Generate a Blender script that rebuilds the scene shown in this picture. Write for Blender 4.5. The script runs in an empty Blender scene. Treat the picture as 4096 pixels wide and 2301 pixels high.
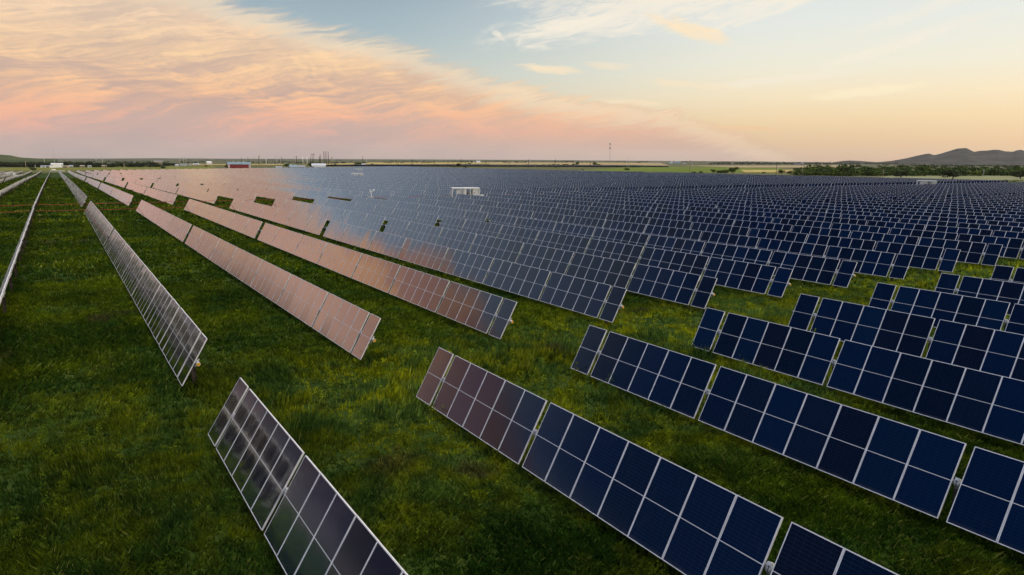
import bpy, math, random
import numpy as np
from mathutils import Vector, Matrix
R = math.radians
sc = bpy.context.scene
rng = np.random.default_rng(7); random.seed(7)

# ------------------------------------------------------------------ camera
AXH = 1.35                                   # height of a torque tube
F_PX, PITCH, ROLL, YAW, HC = 2844.9, -0.178, 0.0086, 0.5674, 7.9746 + AXH
cam = bpy.data.cameras.new('camera'); camo = bpy.data.objects.new('camera', cam)
sc.collection.objects.link(camo); sc.camera = camo
cam.sensor_width = 36.0; cam.lens = 36.0 * F_PX / 4096; cam.clip_end = 60000; cam.clip_start = 0.2
_f = np.array([math.sin(YAW)*math.cos(PITCH), math.cos(YAW)*math.cos(PITCH), math.sin(PITCH)])
_r0 = np.array([math.cos(YAW), -math.sin(YAW), 0.]); _u0 = np.cross(_r0, _f)
_r = math.cos(ROLL)*_r0 + math.sin(ROLL)*_u0; _u = -math.sin(ROLL)*_r0 + math.cos(ROLL)*_u0
camo.matrix_world = Matrix(((_r[0], _u[0], -_f[0], 0), (_r[1], _u[1], -_f[1], 0), (_r[2], _u[2], -_f[2], HC), (0, 0, 0, 1)))
CAM = np.array([0, 0, HC])

# ------------------------------------------------------------------ node helper
class NT:
    def __init__(s, tree): s.t = tree; s.t.nodes.clear()
    def n(s, kind, **kw):
        nd = s.t.nodes.new(kind)
        for k, v in kw.items(): setattr(nd, k, v)
        return nd
    def put(s, sock, v):
        if isinstance(v, V): s.t.links.new(v.s, sock)
        elif isinstance(v, bpy.types.NodeSocket): s.t.links.new(v, sock)
        elif isinstance(v, (tuple, list)) and sock.type == 'RGBA': sock.default_value = tuple(v)[:3] + (1,)
        else: sock.default_value = v
    def m(s, op, *a, clamp=False):
        nd = s.n('ShaderNodeMath', operation=op); nd.use_clamp = clamp
        for i, v in enumerate(a): s.put(nd.inputs[i], v)
        return V(s, nd.outputs[0])
    def mix(s, fac, a, b, blend='MIX'):
        nd = s.n('ShaderNodeMix', data_type='RGBA', blend_type=blend)
        s.put(nd.inputs[0], fac); s.put(nd.inputs[6], a); s.put(nd.inputs[7], b)
        return V(s, nd.outputs[2])
    def vec(s, x, y, z):
        nd = s.n('ShaderNodeCombineXYZ')
        for i, v in enumerate((x, y, z)): s.put(nd.inputs[i], v)
        return V(s, nd.outputs[0])
    def xyz(s, v):
        nd = s.n('ShaderNodeSeparateXYZ'); s.put(nd.inputs[0], v)
        return [V(s, o) for o in nd.outputs]
    def noise(s, vec, scale=1, detail=4, rough=.5, dist=0.):
        nd = s.n('ShaderNodeTexNoise'); s.put(nd.inputs['Vector'], vec)
        nd.inputs['Scale'].default_value = scale; nd.inputs['Detail'].default_value = detail
        nd.inputs['Roughness'].default_value = rough; nd.inputs['Distortion'].default_value = dist
        return V(s, nd.outputs[0])
    def ramp(s, fac, stops, interp='LINEAR'):
        nd = s.n('ShaderNodeValToRGB'); cr = nd.color_ramp; cr.interpolation = interp
        while len(cr.elements) < len(stops): cr.elements.new(0.5)
        for e, (p, c) in zip(cr.elements, sorted(stops)): e.position = p; e.color = tuple(c)[:3] + (1,)
        s.put(nd.inputs[0], fac); return V(s, nd.outputs[0])
    def step(s, v, a, b):                      # smooth 0..1
        nd = s.n('ShaderNodeMapRange', interpolation_type='SMOOTHSTEP'); s.put(nd.inputs[0], v)
        nd.inputs[1].default_value = a; nd.inputs[2].default_value = b; return V(s, nd.outputs[0])
    def curve(s, v, pts):
        nd = s.n('ShaderNodeFloatCurve'); c = nd.mapping.curves[0]
        nd.mapping.use_clip = False
        while len(c.points) < len(pts): c.points.new(.5, .5)
        for p, (x, y) in zip(c.points, pts): p.location = (x, y); p.handle_type = 'AUTO_CLAMPED'
        nd.mapping.update(); s.put(nd.inputs[1], v); return V(s, nd.outputs[0])
class V:
    def __init__(s, nt, sock): s.nt = nt; s.s = sock
    def __add__(s, o): return s.nt.m('ADD', s, o)
    def __radd__(s, o): return s.nt.m('ADD', o, s)
    def __sub__(s, o): return s.nt.m('SUBTRACT', s, o)
    def __rsub__(s, o): return s.nt.m('SUBTRACT', o, s)
    def __mul__(s, o): return s.nt.m('MULTIPLY', s, o)
    def __rmul__(s, o): return s.nt.m('MULTIPLY', o, s)
    def __truediv__(s, o): return s.nt.m('DIVIDE', s, o)
def lin(r, g, b):
    f = lambda c: (c/255/12.92 if c/255 <= .04045 else ((c/255+.055)/1.055)**2.4)
    return (f(r), f(g), f(b), 1)

# ------------------------------------------------------------------ sky
SUN_EL, SUN_AZ = R(8), YAW + R(56)           # low, to the right of the view
world = bpy.data.worlds.new('World'); sc.world = world; world.use_nodes = True
w = NT(world.node_tree)
tc = w.n('ShaderNodeTexCoord')
dx, dy, dz = w.xyz(tc.outputs['Generated'])
a0 = w.m('ARCTAN2', dx, dy) - YAW
az = (w.m('WRAP', a0, math.pi, -math.pi)) * (180/math.pi)        # degrees right of the view axis
el = w.m('ARCSINE', dz, clamp=False) * (180/math.pi)
elc = w.m('MAXIMUM', el, 0.0)
# clear sky, by height; one ramp away from the sunset and one beside it
e15 = w.m('DIVIDE', elc, 15.0, clamp=True)
away = w.ramp(e15, [(0, lin(198, 176, 164)), (.12, lin(208, 186, 168)), (.28, lin(212, 206, 190)), (.42, lin(196, 206, 200)), (.62, lin(170, 189, 196)), (.8, lin(154, 174, 188)), (1, lin(128, 146, 172))])
near = w.ramp(e15, [(0, lin(208, 178, 154)), (.08, lin(228, 194, 158)), (.2, lin(242, 214, 172)), (.32, lin(248, 230, 196)), (.46, lin(242, 237, 218)), (.66, lin(232, 236, 230)), (1, lin(210, 222, 226))])
clear = w.mix(w.step(az, -14, 22), away, near)
eup = w.m('DIVIDE', elc - 15, 75.0, clamp=True)
upc = w.ramp(eup, [(0, lin(138, 154, 174)), (.08, lin(124, 142, 166)), (.16, lin(96, 122, 160)), (.28, lin(66, 100, 156)), (.5, lin(96, 124, 172)), (.60, (2.2, 2.2, 2.15)), (1, (4.6, 4.55, 4.3))])  # unseen zenith raised far above the visible sky, added as fill light
glow = w.step(az, 42, 75)*(1 - w.step(az, 125, 175))*(1 - w.step(elc, 8, 48))
nish = w.n('ShaderNodeTexSky', sky_type='NISHITA'); nish.sun_disc = False
nish.sun_elevation = SUN_EL; nish.sun_rotation = SUN_AZ
ns = w.n('ShaderNodeVectorMath', operation='SCALE'); w.t.links.new(nish.outputs[0], ns.inputs[0]); ns.inputs['Scale'].default_value = 0.12
clear = w.mix(w.step(elc, 11, 20), clear, upc)
clear = w.mix((1 - w.step(az, -76, -60))*w.step(elc, 11, 15)*(1 - w.step(elc, 44, 52))*.8, clear, lin(38, 74, 146))
clear = w.mix(0.05, clear, V(w, ns.outputs[0]))
clear = w.mix(glow, clear, (3.2, 2.75, 2.15, 1))
# the great cirrus bank, whose upper edge falls away to the right
P = [(-180, 9), (-110, 10), (-90, 10), (-76, 11.5), (-70, 14), (-65, 16.5), (-58, 18.5), (-50, 14), (-44, 12), (-36, 12.4), (-28, 12.6), (-20.2, 11.0), (-13.3, 9.4), (-8.9, 8.6), (-5, 7.2), (-.1, 5.9), (6.4, 4.8), (12.5, 3.8), (16.9, 2.3), (20.5, 1.1), (24, -.6), (30, -3), (180, -3)]
edge = w.curve((az + 180)/360, [((x+180)/360, (y+5)/30) for x, y in P]) * 30 - 5
n1 = w.noise(w.vec(az*.055, el*.2 + az*.02, 3.0), 1.0, 6, .58, .5)
wr = (n1 - .5)
n2 = w.noise(w.vec(az*.13 + wr*2.6, el*.36 + wr*2.6 - az*.02, 4.0), 1.0, 7, .6, .5)
fr = el - az*.17
fine = w.noise(w.vec(az*.11 + fr*.05, fr*1.7 + wr*6.0, 1.7), 1.0, 7, .62, .6)
fil = w.noise(w.vec(az*.22, (el - az*.24)*3.4 + wr*8.0 + n2*2.0, 9.1), 1.0, 5, .6, .4)
fine = fine*.72 + fil*.28
fine = fine * w.step(el, .5, 3.5) + .5*(1 - w.step(el, .5, 3.5))
tt = edge - el + ((n1 - .5)*2.6 + (fine - .5)*2.6 + (fil - .5)*1.6)*w.m('ADD', w.step(edge, -1, 3)*.45, .55)
cm = w.m('ADD', w.step(tt, -.45, 1.0)*(1 - w.step(az, -6, 6)), w.step(tt, -.15, .55)*w.step(az, -6, 6))
cm = cm*(1 - w.step(az, 15, 24)*.15)*(1 - w.step(az, 8, 24)*(1 - w.step(fine, .4, .62))*.9)
cm = w.m('MULTIPLY', cm, w.m('ADD', w.m('MULTIPLY', w.step(tt, 0.2, 2.6), .35), .65))
lit = w.ramp(e15, [(0, lin(196, 176, 168)), (.07, lin(212, 180, 168)), (.14, lin(238, 180, 158)), (.22, lin(250, 188, 152)), (.32, lin(255, 203, 156)), (.46, lin(254, 214, 168)), (.64, lin(250, 217, 182)), (1, lin(240, 212, 186))])
shd = w.ramp(e15, [(0, lin(186, 168, 164)), (.08, lin(194, 170, 164)), (.18, lin(204, 174, 164)), (.3, lin(204, 172, 158)), (.5, lin(212, 184, 164)), (.7, lin(220, 197, 176)), (1, lin(206, 190, 174))])
tex = w.step(n2*.46 + fine*.54, .40, .61)
ccol = w.mix(tex, shd, lit)
warm = w.ramp(e15, [(0, lin(206, 178, 162)), (.14, lin(236, 188, 156)), (.3, lin(252, 208, 160)), (.6, lin(255, 228, 184)), (1, lin(253, 228, 190))])
ccol = w.mix(w.step(az, -18, 12)*.6, ccol, warm)
rim = w.step(tt, .1, .8)*(1 - w.step(tt, .9, 2.6))
ccol = w.mix(rim*.5, ccol, lin(255, 234, 200))
# outside the picture, towards the left, the bank is orange to mauve in patches
lp = (1 - w.step(az, -44, -36))
ocol = w.mix(w.step(n2, .40, .58), lin(196, 140, 120), lin(244, 178, 116))
ocol = w.mix(w.step(el, 8, 14), lin(222, 172, 152), ocol)
ocol = w.mix(1 - w.step(az, -64, -57), ocol, w.mix(w.step(el, 9, 15), lin(150, 118, 116), lin(142, 104, 112)))
ccol = w.mix(lp*.85*w.step(el, 2, 9), ccol, ocol)
dk = (1 - w.step(az, -49, -39))*(1 - w.step(el, 3.2, 8))*w.step(az, -150, -120)
dkc = w.mix(w.m('MULTIPLY', 1.0, 1.0), ccol, w.mix(w.step(n2, .45, .6), lin(34, 26, 30), lin(82, 62, 64)))
ccol = w.mix(w.step(az, -35.5, -41)*(1 - w.step(az, -41, -47)*.35)*.42, ccol, lin(150, 112, 98))
sky = w.mix(cm, clear, ccol)
sky = w.mix(dk, sky, dkc)
# high wisps on the right
def wisp(cx, cy, ang, lx, ly, seed, amt, col, sc_=1.0):
    global sky
    c, s_ = math.cos(R(ang)), math.sin(R(ang))
    u = (az - cx)*c + (el - cy)*s_; v = (el - cy)*c - (az - cx)*s_
    nn = w.noise(w.vec(u*.35*sc_, v*1.5*sc_, seed), 1.0, 6, .62, 1.2)
    fall = w.m('SUBTRACT', 1.0, w.m('ADD', (u/lx)*(u/lx), (v/ly)*(v/ly)))
    k = w.step(w.m('MAXIMUM', fall, 0.0)*.55 + (nn - .5)*1.1*w.step(fall, 0, .3), .10, .62)
    sky = w.mix(k*amt, sky, col)
cw = lin(250, 240, 222); cy_ = lin(255, 232, 196)
wisp(11.5, 11.4, 10, 17, 2.3, 11.0, .8, cw)
wisp(19, 11.0, 14, 9, 1.1, 17.0, .7, cw)
wisp(28, 8.2, 16, 7, .6, 71.0, .5, cw)
wisp(20, 5.9, 4, 7, .5, 73.0, .45, cw)
wisp(13, 5.7, -6, 5, .4, 79.0, .45, cy_)
wisp(8, 12.6, 4, 14, 1.6, 12.0, .5, cw)
wisp(4.0, 10.0, 9, 5.5, .75, 3.0, .8, cw)
wisp(13.2, 9.6, -18, 4.2, .8, 21.0, .95, cy_)
wisp(2.8, 6.9, -5, 3.4, .45, 5.0, .9, cy_)
wisp(-1.2, 9.3, -30, .8, .35, 8.0, .7, cw, 1.6)
wisp(7.5, 7.1, -6, 2.6, .4, 15.0, .45, cy_)
wisp(25.5, 4.9, 5, 5.2, .5, 27.0, .9, lin(255, 240, 204))
wisp(24.5, 7.1, 8, 2.0, .4, 33.0, .5, cw)
wisp(31.5, 3.3, 0, 5.0, .35, 41.0, .55, lin(250, 222, 172))
wisp(30, 10.5, 18, 9, .7, 47.0, .4, cw)
wisp(9.3, 4.4, -4, 3.5, .35, 53.0, .6, cy_)
wisp(17.0, 2.5, -3, 4.5, .25, 59.0, .5, lin(246, 200, 150))
# thin grey veil above the bank, seen mirrored by the modules
veil = w.step(el, 12, 15)*(1 - w.step(el, 28, 40))*(1 - w.step(az, -40, -30))*w.step(az, -76, -64)
sky = w.mix(veil*(1 - cm)*(.55 + .4*w.step(n1, .35, .6)), sky, lin(134, 146, 160))
bg = w.n('ShaderNodeBackground'); w.put(bg.inputs[0], sky); bg.inputs[1].default_value = 1.0
wo = w.n('ShaderNodeOutputWorld'); w.t.links.new(bg.outputs[0], wo.inputs[0])
world.cycles.sampling_method = 'MANUAL'; world.cycles.sample_map_resolution = 1024

sun = bpy.data.lights.new('sun', 'SUN'); sun.energy = 1.3; sun.angle = R(8); sun.color = (1.0, .78, .42)
suno = bpy.data.objects.new('sun', sun); sc.collection.objects.link(suno)
sd = Vector((math.sin(SUN_AZ)*math.cos(SUN_EL), math.cos(SUN_AZ)*math.cos(SUN_EL), math.sin(SUN_EL)))
suno.rotation_euler = sd.to_track_quat('Z', 'Y').to_euler()
sc.view_settings.view_transform = 'Standard'; sc.view_settings.look = 'None'
sc.view_settings.exposure = 0.0; sc.view_settings.gamma = 1.0
sc.render.film_transparent = False
sc.cycles.max_bounces = 5; sc.cycles.diffuse_bounces = 2; sc.cycles.glossy_bounces = 3

# ------------------------------------------------------------------ terrain
PY_ = [-5000, 150, 198, 252, 355, 473, 596, 800, 840]
PZ_ = [0, 0, -.3, -.9, -2.0, -3.5, -5.0, -6.6, -7.0]
def G(x, y):
    x = np.asarray(x, float); y = np.asarray(y, float)
    fac = np.clip(1 - .00205*x, .3, 1.15)
    z = np.interp(y, PY_, PZ_)*fac
    rr = np.hypot(x, y); a = np.degrees(np.arctan2(x, y))
    s = np.interp(a, [-180, -60, -2, 17, 32, 45, 180], [.001, .003, .0042, .0012, .0, -.0003, -.0003])
    return z - s*np.maximum(rr - 840, 0)
def gz(x, y): return float(G(x, y))
def ray(px, py):
    d = _f + _r*(px - 2048)/F_PX - _u*(py - 1150.5)/F_PX
    return d/np.linalg.norm(d)
def at(px, py):                                  # the ground point seen at a pixel of the photograph
    d = ray(px, py); t = np.geomspace(5, 16000, 6000)
    h = HC + d[2]*t - G(d[0]*t, d[1]*t)
    k = np.argmax(h < 0)
    if h[k] >= 0: k = len(t) - 1
    a, b = t[max(k-1, 0)], t[k]
    for _ in range(30):
        m = (a+b)/2
        if HC + d[2]*m - gz(d[0]*m, d[1]*m) < 0: b = m
        else: a = m
    x, y = d[0]*b, d[1]*b
    return x, y, gz(x, y)
def at_depth(px, depth):                         # the ground point in a pixel's direction at a distance along the view axis
    d = _f + _r*(px - 2048)/F_PX; d = d/np.dot(d, _f)
    x, y = d[0]*depth, d[1]*depth
    return x, y, gz(x, y)
def outside(px, py):
    x, y, z = at(px, py); q = math.hypot(x, y); ux, uy = x/q, y/q
    while y < 823 and x < 353 and y > 20: x += ux*2; y += uy*2
    return x, y, gz(x, y)
def height_to(px, top, x, y, z):                  # how tall a thing at x, y must be to reach a pixel
    d = ray(px, top); return HC + d[2]/math.hypot(d[0], d[1])*math.hypot(x, y) - z
def depth_of(x, y, z=0): return float(np.dot(np.array([x, y, z]) - CAM, _f))
def proj(x, y, z):
    v = np.array([x, y, z]) - CAM; k = np.dot(v, _f)
    return 2048 + F_PX*np.dot(v, _r)/k, 1150.5 - F_PX*np.dot(v, _u)/k, k

# ------------------------------------------------------------------ materials
def mat(name, col, rough=.7, metal=0., spec=.4):
    m = bpy.data.materials.new(name); m.use_nodes = True; t = NT(m.node_tree)
    b = t.n('ShaderNodeBsdfPrincipled'); o = t.n('ShaderNodeOutputMaterial')
    t.t.links.new(b.outputs[0], o.inputs[0])
    t.put(b.inputs['Base Color'], col if not callable(col) else col(t))
    b.inputs['Roughness'].default_value = rough; b.inputs['Metallic'].default_value = metal
    b.inputs['Specular IOR Level'].default_value = spec
    return m
def speckled(c1, c2, scale, detail=3, lo=.35, hi=.65, obj=True):
    def f(t):
        tcn = t.n('ShaderNodeTexCoord')
        n = t.noise(tcn.outputs['Object' if obj else 'Generated'], scale, detail, .6)
        return t.mix(t.step(n, lo, hi), c1, c2)
    return f
M_FRAME = mat('anodised_frame', speckled((.66, .65, .68), (.80, .79, .80), 3), .42, .2)
M_BACK = mat('module_back', (.50, .49, .50), .28, 0, .6)
def back_mat():
    m = bpy.data.materials.new('module_back'); m.use_nodes = True; t = NT(m.node_tree)
    d = t.n('ShaderNodeBsdfDiffuse'); d.inputs[0].default_value = (.016, .012, .013, 1)
    g = t.n('ShaderNodeBsdfGlossy'); g.inputs['Roughness'].default_value = .1; g.inputs['Color'].default_value = (.95, .93, .92, 1)
    lw = t.n('ShaderNodeLayerWeight'); lw.inputs[0].default_value = .5
    fac = t.curve(V(t, lw.outputs['Facing']), [(0, .03), (.3, .03), (.5, .06), (.7, .16), (.85, .5), (1, .9)])
    ms = t.n('ShaderNodeMixShader'); t.put(ms.inputs[0], fac)
    t.t.links.new(d.outputs[0], ms.inputs[1]); t.t.links.new(g.outputs[0], ms.inputs[2])
    o = t.n('ShaderNodeOutputMaterial'); t.t.links.new(ms.outputs[0], o.inputs[0]); return m
M_BACK = back_mat()
M_GALV = mat('galvanised_steel', speckled((.42, .44, .46), (.62, .63, .65), 6), .45, .5)
M_POST = mat('weathered_steel', speckled((.035, .028, .026), (.09, .07, .06), 5), .8, .1)
M_DARK = mat('black_plastic', (.02, .02, .022), .5)
M_WHITE = mat('white_paint', speckled((.82, .82, .82), (.9, .9, .9), 1.5), .5)
M_GREYP = mat('grey_paint', speckled((.22, .24, .24), (.30, .31, .30), 2), .55)
M_RED = mat('red_cable_jacket', speckled((.30, .02, .012), (.42, .035, .02), 2), .5)
M_ORANGE = mat('orange_print', (.75, .12, .02), .5)
M_MAGENTA = mat('magenta_print', (.6, .02, .2), .5)
M_YELLOW = mat('yellow_cap', (.65, .35, .03), .5)
M_BARN = mat('red_siding', speckled((.16, .014, .018), (.22, .022, .024), .8), .6)
M_ROOF = mat('blue_grey_metal_roof', speckled((.12, .18, .22), (.18, .24, .28), .7), .4, .3)
M_ROOFL = mat('pale_metal_roof', speckled((.40, .42, .46), (.5, .5, .54), .6), .4, .3)
M_TAN = mat('tan_wall', speckled((.30, .24, .17), (.4, .33, .25), .6), .8)
M_BLUEW = mat('pale_blue_wall', speckled((.30, .42, .46), (.42, .52, .56), .6), .7)
M_WOOD = mat('weathered_wood', speckled((.035, .026, .022), (.07, .052, .042), .7), .9)
M_WOODP = mat('pale_wood', speckled((.32, .25, .16), (.42, .34, .24), .7), .9)
M_STEELP = mat('pale_steel_pole', speckled((.36, .36, .36), (.48, .48, .47), .5), .6)
M_GLASSW = mat('window_glass', (.03, .04, .05), .1)
M_RUB = mat('rubber', (.02, .02, .02), .8)
M_TRUNK = mat('bark', speckled((.06, .045, .03), (.11, .085, .06), 4), .9)

# glass of the modules: dark cells under glass that mirrors more the flatter it is seen
def glass_mat():
    m = bpy.data.materials.new('solar_glass'); m.use_nodes = True; t = NT(m.node_tree)
    uv = t.n('ShaderNodeUVMap'); uv.uv_map = 'UVMap'; u, v, _ = t.xyz(uv.outputs[0])
    tone = t.n('ShaderNodeAttribute', attribute_name='tone'); tn = V(t, tone.outputs['Fac'])
    oi = t.n('ShaderNodeObjectInfo')
    rnd = t.m('FRACT', tn + V(t, oi.outputs['Random']))
    base = t.ramp(rnd, [(0, (.0003, .0030, .0155)), (.3, (.0003, .0060, .031)), (.55, (.0005, .0020, .0085)), (.72, (.0024, .0020, .008)), (.86, (.0003, .0085, .033)), (1, (.0004, .0028, .013))])
    def line(c, n, wd):
        f = t.m('ABSOLUTE', t.m('FRACT', c*n + .5) - .5)
        return t.m('LESS_THAN', f, wd)
    grid = t.m('MAXIMUM', line(u, 6, .022)*.6, line(v, 24, .030))
    bus = line(u, 54, .12)*.35
    base = t.mix(t.m('MAXIMUM', grid, bus)*.62, base, (.012, .042, .10))
    mid = t.m('LESS_THAN', t.m('ABSOLUTE', v - .5), .0052)
    base = t.mix(mid, base, (.50, .50, .54))
    tcd = t.n('ShaderNodeNewGeometry').outputs['Position']; dn = t.noise(tcd, 2.2, 4, .7)
    base = t.mix((1 - t.step(v, .0, .05))*t.step(dn, .35, .6)*.16 + t.step(dn, .55, .8)*.03, base, (.16, .14, .12))
    d = t.n('ShaderNodeBsdfDiffuse'); t.put(d.inputs[0], base)
    g = t.n('ShaderNodeBsdfGlossy'); g.distribution = 'GGX'
    g.inputs['Roughness'].default_value = .065; g.inputs['Color'].default_value = (.96, .96, .97, 1)
    # soft unevenness of the glass
    tcn = t.n('ShaderNodeTexCoord'); bn = t.noise(tcn.outputs['Object'], 1.3, 2, .5)
    bump = t.n('ShaderNodeBump'); bump.inputs['Strength'].default_value = .12; bump.inputs['Distance'].default_value = .02
    t.put(bump.inputs['Height'], bn); t.t.links.new(bump.outputs[0], g.inputs['Normal'])
    lw = t.n('ShaderNodeLayerWeight'); lw.inputs[0].default_value = .5
    fac = t.curve(V(t, lw.outputs['Facing']), [(0, .022), (.15, .024), (.28, .036), (.36, .075), (.44, .15), (.5, .24), (.6, .48), (.68, .64), (.85, .78), (1, .84)])
    fac = fac*(1 - mid*.75)
    ms = t.n('ShaderNodeMixShader'); t.put(ms.inputs[0], fac)
    t.t.links.new(d.outputs[0], ms.inputs[1]); t.t.links.new(g.outputs[0], ms.inputs[2])
    o = t.n('ShaderNodeOutputMaterial'); t.t.links.new(ms.outputs[0], o.inputs[0])
    return m
M_GLASS = glass_mat()

# ------------------------------------------------------------------ mesh helper
class MB:
    """collects boxes, tubes and quads; builds ONE mesh"""
    def __init__(s): s.v = []; s.f = []; s.mi = []; s.mats = []; s.uv = {}; s.tone = {}; s.smooth = set()
    def mat(s, m):
        if m not in s.mats: s.mats.append(m)
        return s.mats.index(m)
    def face(s, pts, m, uv=None, tone=0.):
        b = len(s.v); s.v += [tuple(map(float, p)) for p in pts]; s.f.append(tuple(range(b, b+len(pts)))); s.mi.append(s.mat(m))
        if uv: s.uv[len(s.f)-1] = uv
        s.tone[len(s.f)-1] = tone
    def box(s, c, d, m, rot=None):
        h = [x/2 for x in d]; P = []
        for i in (-1, 1):
            for j in (-1, 1):
                for k in (-1, 1):
                    p = Vector((i*h[0], j*h[1], k*h[2]))
                    if rot is not None: p = rot @ p
                    P.append((p.x+c[0], p.y+c[1], p.z+c[2]))
        b = len(s.v); s.v += P; k = s.mat(m)
        for q in ((0, 1, 3, 2), (4, 6, 7, 5), (0, 4, 5, 1), (2, 3, 7, 6), (0, 2, 6, 4), (1, 5, 7, 3)):
            s.f.append(tuple(b+i for i in q)); s.mi.append(k)
    def tube(s, a, b_, r0, r1, m, n=8, caps=True):
        a = Vector(a); b_ = Vector(b_); d = (b_-a).normalized()
        x = d.orthogonal().normalized(); y = d.cross(x); b = len(s.v); k = s.mat(m)
        for p, r in ((a, r0), (b_, r1)):
            for i in range(n):
                q = p + (x*math.cos(2*math.pi*i/n) + y*math.sin(2*math.pi*i/n))*r; s.v.append(tuple(q))
        for i in range(n):
            j = (i+1) % n; s.smooth.add(len(s.f)); s.f.append((b+i, b+j, b+n+j, b+n+i)); s.mi.append(k)
        if caps:
            s.f.append(tuple(b+i for i in reversed(range(n)))); s.mi.append(k)
            s.f.append(tuple(b+n+i for i in range(n))); s.mi.append(k)
    def mesh(s, name):
        me = bpy.data.meshes.new(name); me.from_pydata(s.v, [], s.f)
        for m in s.mats: me.materials.append(m)
        me.polygons.foreach_set('material_index', s.mi)
        if s.uv or s.tone:
            uvl = me.uv_layers.new(name='UVMap'); arr = np.zeros((len(me.loops), 2), 'f')
            tl = me.attributes.new('tone', 'FLOAT', 'FACE'); tv = np.zeros(len(s.f), 'f')
            for p in me.polygons:
                if p.index in s.uv: arr[list(p.loop_indices)] = s.uv[p.index]
                tv[p.index] = s.tone.get(p.index, 0.)
            uvl.data.foreach_set('uv', arr.ravel()); tl.data.foreach_set('value', tv)
        if s.smooth:
            sm = np.zeros(len(s.f), bool); sm[list(s.smooth)] = True; me.polygons.foreach_set('use_smooth', sm)
        me.update(); return me
def link(name, me, parent=None, loc=(0, 0, 0), rot=(0, 0, 0)):
    o = bpy.data.objects.new(name, me); sc.collection.objects.link(o)
    o.location = loc; o.rotation_euler = rot
    if parent: o.parent = parent
    return o
def thing(name, label, cat, loc=(0, 0, 0), rot=(0, 0, 0), group=None, me=None):
    o = link(name, me, None, loc, rot); o['label'] = label; o['category'] = cat
    if group: o['group'] = group
    return o
def struct(name, me, kind='structure', label=None, cat=None):
    o = link(name, me); o['kind'] = kind
    if label: o['label'] = label
    if cat: o['category'] = cat
    return o
def npmesh(name, verts, faces, mats, tone=None, mi=None, smooth=False):
    """verts (n,3), faces (m,k) arrays"""
    me = bpy.data.meshes.new(name); n, k = faces.shape
    me.vertices.add(len(verts)); me.vertices.foreach_set('co', verts.astype('f').ravel())
    me.loops.add(n*k); me.loops.foreach_set('vertex_index', faces.astype('i').ravel())
    me.polygons.add(n); me.polygons.foreach_set('loop_start', np.arange(0, n*k, k, dtype='i'))
    me.polygons.foreach_set('loop_total', np.full(n, k, 'i'))
    for m in mats: me.materials.append(m)
    if mi is not None: me.polygons.foreach_set('material_index', mi.astype('i'))
    if smooth: me.polygons.foreach_set('use_smooth', np.ones(n, bool))
    if tone is not None:
        a = me.attributes.new('tone', 'FLOAT', 'FACE'); a.data.foreach_set('value', tone.astype('f'))
    me.update(); me.validate(); return me

# ------------------------------------------------------------------ ground
def ground_mat():
    m = bpy.data.materials.new('grassland'); m.use_nodes = True; t = NT(m.node_tree)
    g = t.n('ShaderNodeNewGeometry'); P = g.outputs['Position']; x, y, z = t.xyz(P)
    n1 = t.noise(P, .09, 5, .6); n2 = t.noise(P, .9, 5, .65); n3 = t.noise(P, 6.0, 4, .7); n4 = t.noise(P, .022, 4, .6)
    c = t.mix(t.step(n1, .38, .64), (.022, .046, .006), (.052, .082, .010))
    c = t.mix(t.step(n2, .45, .75)*.7, c, (.090, .108, .014))
    c = t.mix(t.step(n3, .35, .7)*.5, c, (.016, .032, .005))
    dirt = t.noise(P, .17, 3, .5, .4)
    c = t.mix(t.step(dirt, .70, .76)*.7, c, (.075, .050, .034))
    # open country beyond the array
    far_a = t.mix(t.step(n4, .4, .62), (.085, .095, .035), (.14, .125, .055))
    st = t.noise(t.vec(x*.0007, y*.0045, 0.), 1.0, 6, .65)
    far_b = t.mix(t.step(st, .42, .58), (.055, .068, .034), (.135, .125, .072))
    r2 = t.m('SQRT', x*x + y*y)
    farc = t.mix(t.step(r2, 1100, 2200), far_a, far_b)
    inside = t.m('MULTIPLY', (1 - t.step(y, 816, 824)), (1 - t.step(x, 351, 356)))
    c = t.mix(inside, farc, c)
    b = t.n('ShaderNodeBsdfPrincipled'); t.put(b.inputs['Base Color'], c); b.inputs['Roughness'].default_value = .95
    b.inputs['Specular IOR Level'].default_value = .1
    bp = t.n('ShaderNodeBump'); bp.inputs['Strength'].default_value = .8; bp.inputs['Distance'].default_value = .25
    t.put(bp.inputs['Height'], n2*.5 + n3*.35); t.t.links.new(bp.outputs[0], b.inputs['Normal'])
    o = t.n('ShaderNodeOutputMaterial'); t.t.links.new(b.outputs[0], o.inputs[0]); return m
def build_ground():
    rad = np.concatenate([[1.5], np.geomspace(4, 300, 60), np.geomspace(310, 15500, 110)])
    na = 360; A = np.linspace(0, 2*np.pi, na, endpoint=False)
    X = (rad[:, None]*np.sin(A)).ravel(); Y = (rad[:, None]*np.cos(A)).ravel(); Z = G(X, Y)
    Z = np.where(np.hypot(X, Y) < 900, Z, Z)
    i, j = np.meshgrid(np.arange(len(rad)-1), np.arange(na), indexing='ij'); j2 = (j+1) % na
    fc = np.stack([i*na+j, (i+1)*na+j, (i+1)*na+j2, i*na+j2], -1).reshape(-1, 4)[:, ::-1]
    V_ = np.stack([X, Y, Z], 1)
    ctr = len(V_); V_ = np.vstack([V_, [[0, 0, 0]]])
    struct('ground', npmesh('ground', V_, fc, [ground_mat()], smooth=True))
build_ground()

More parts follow.
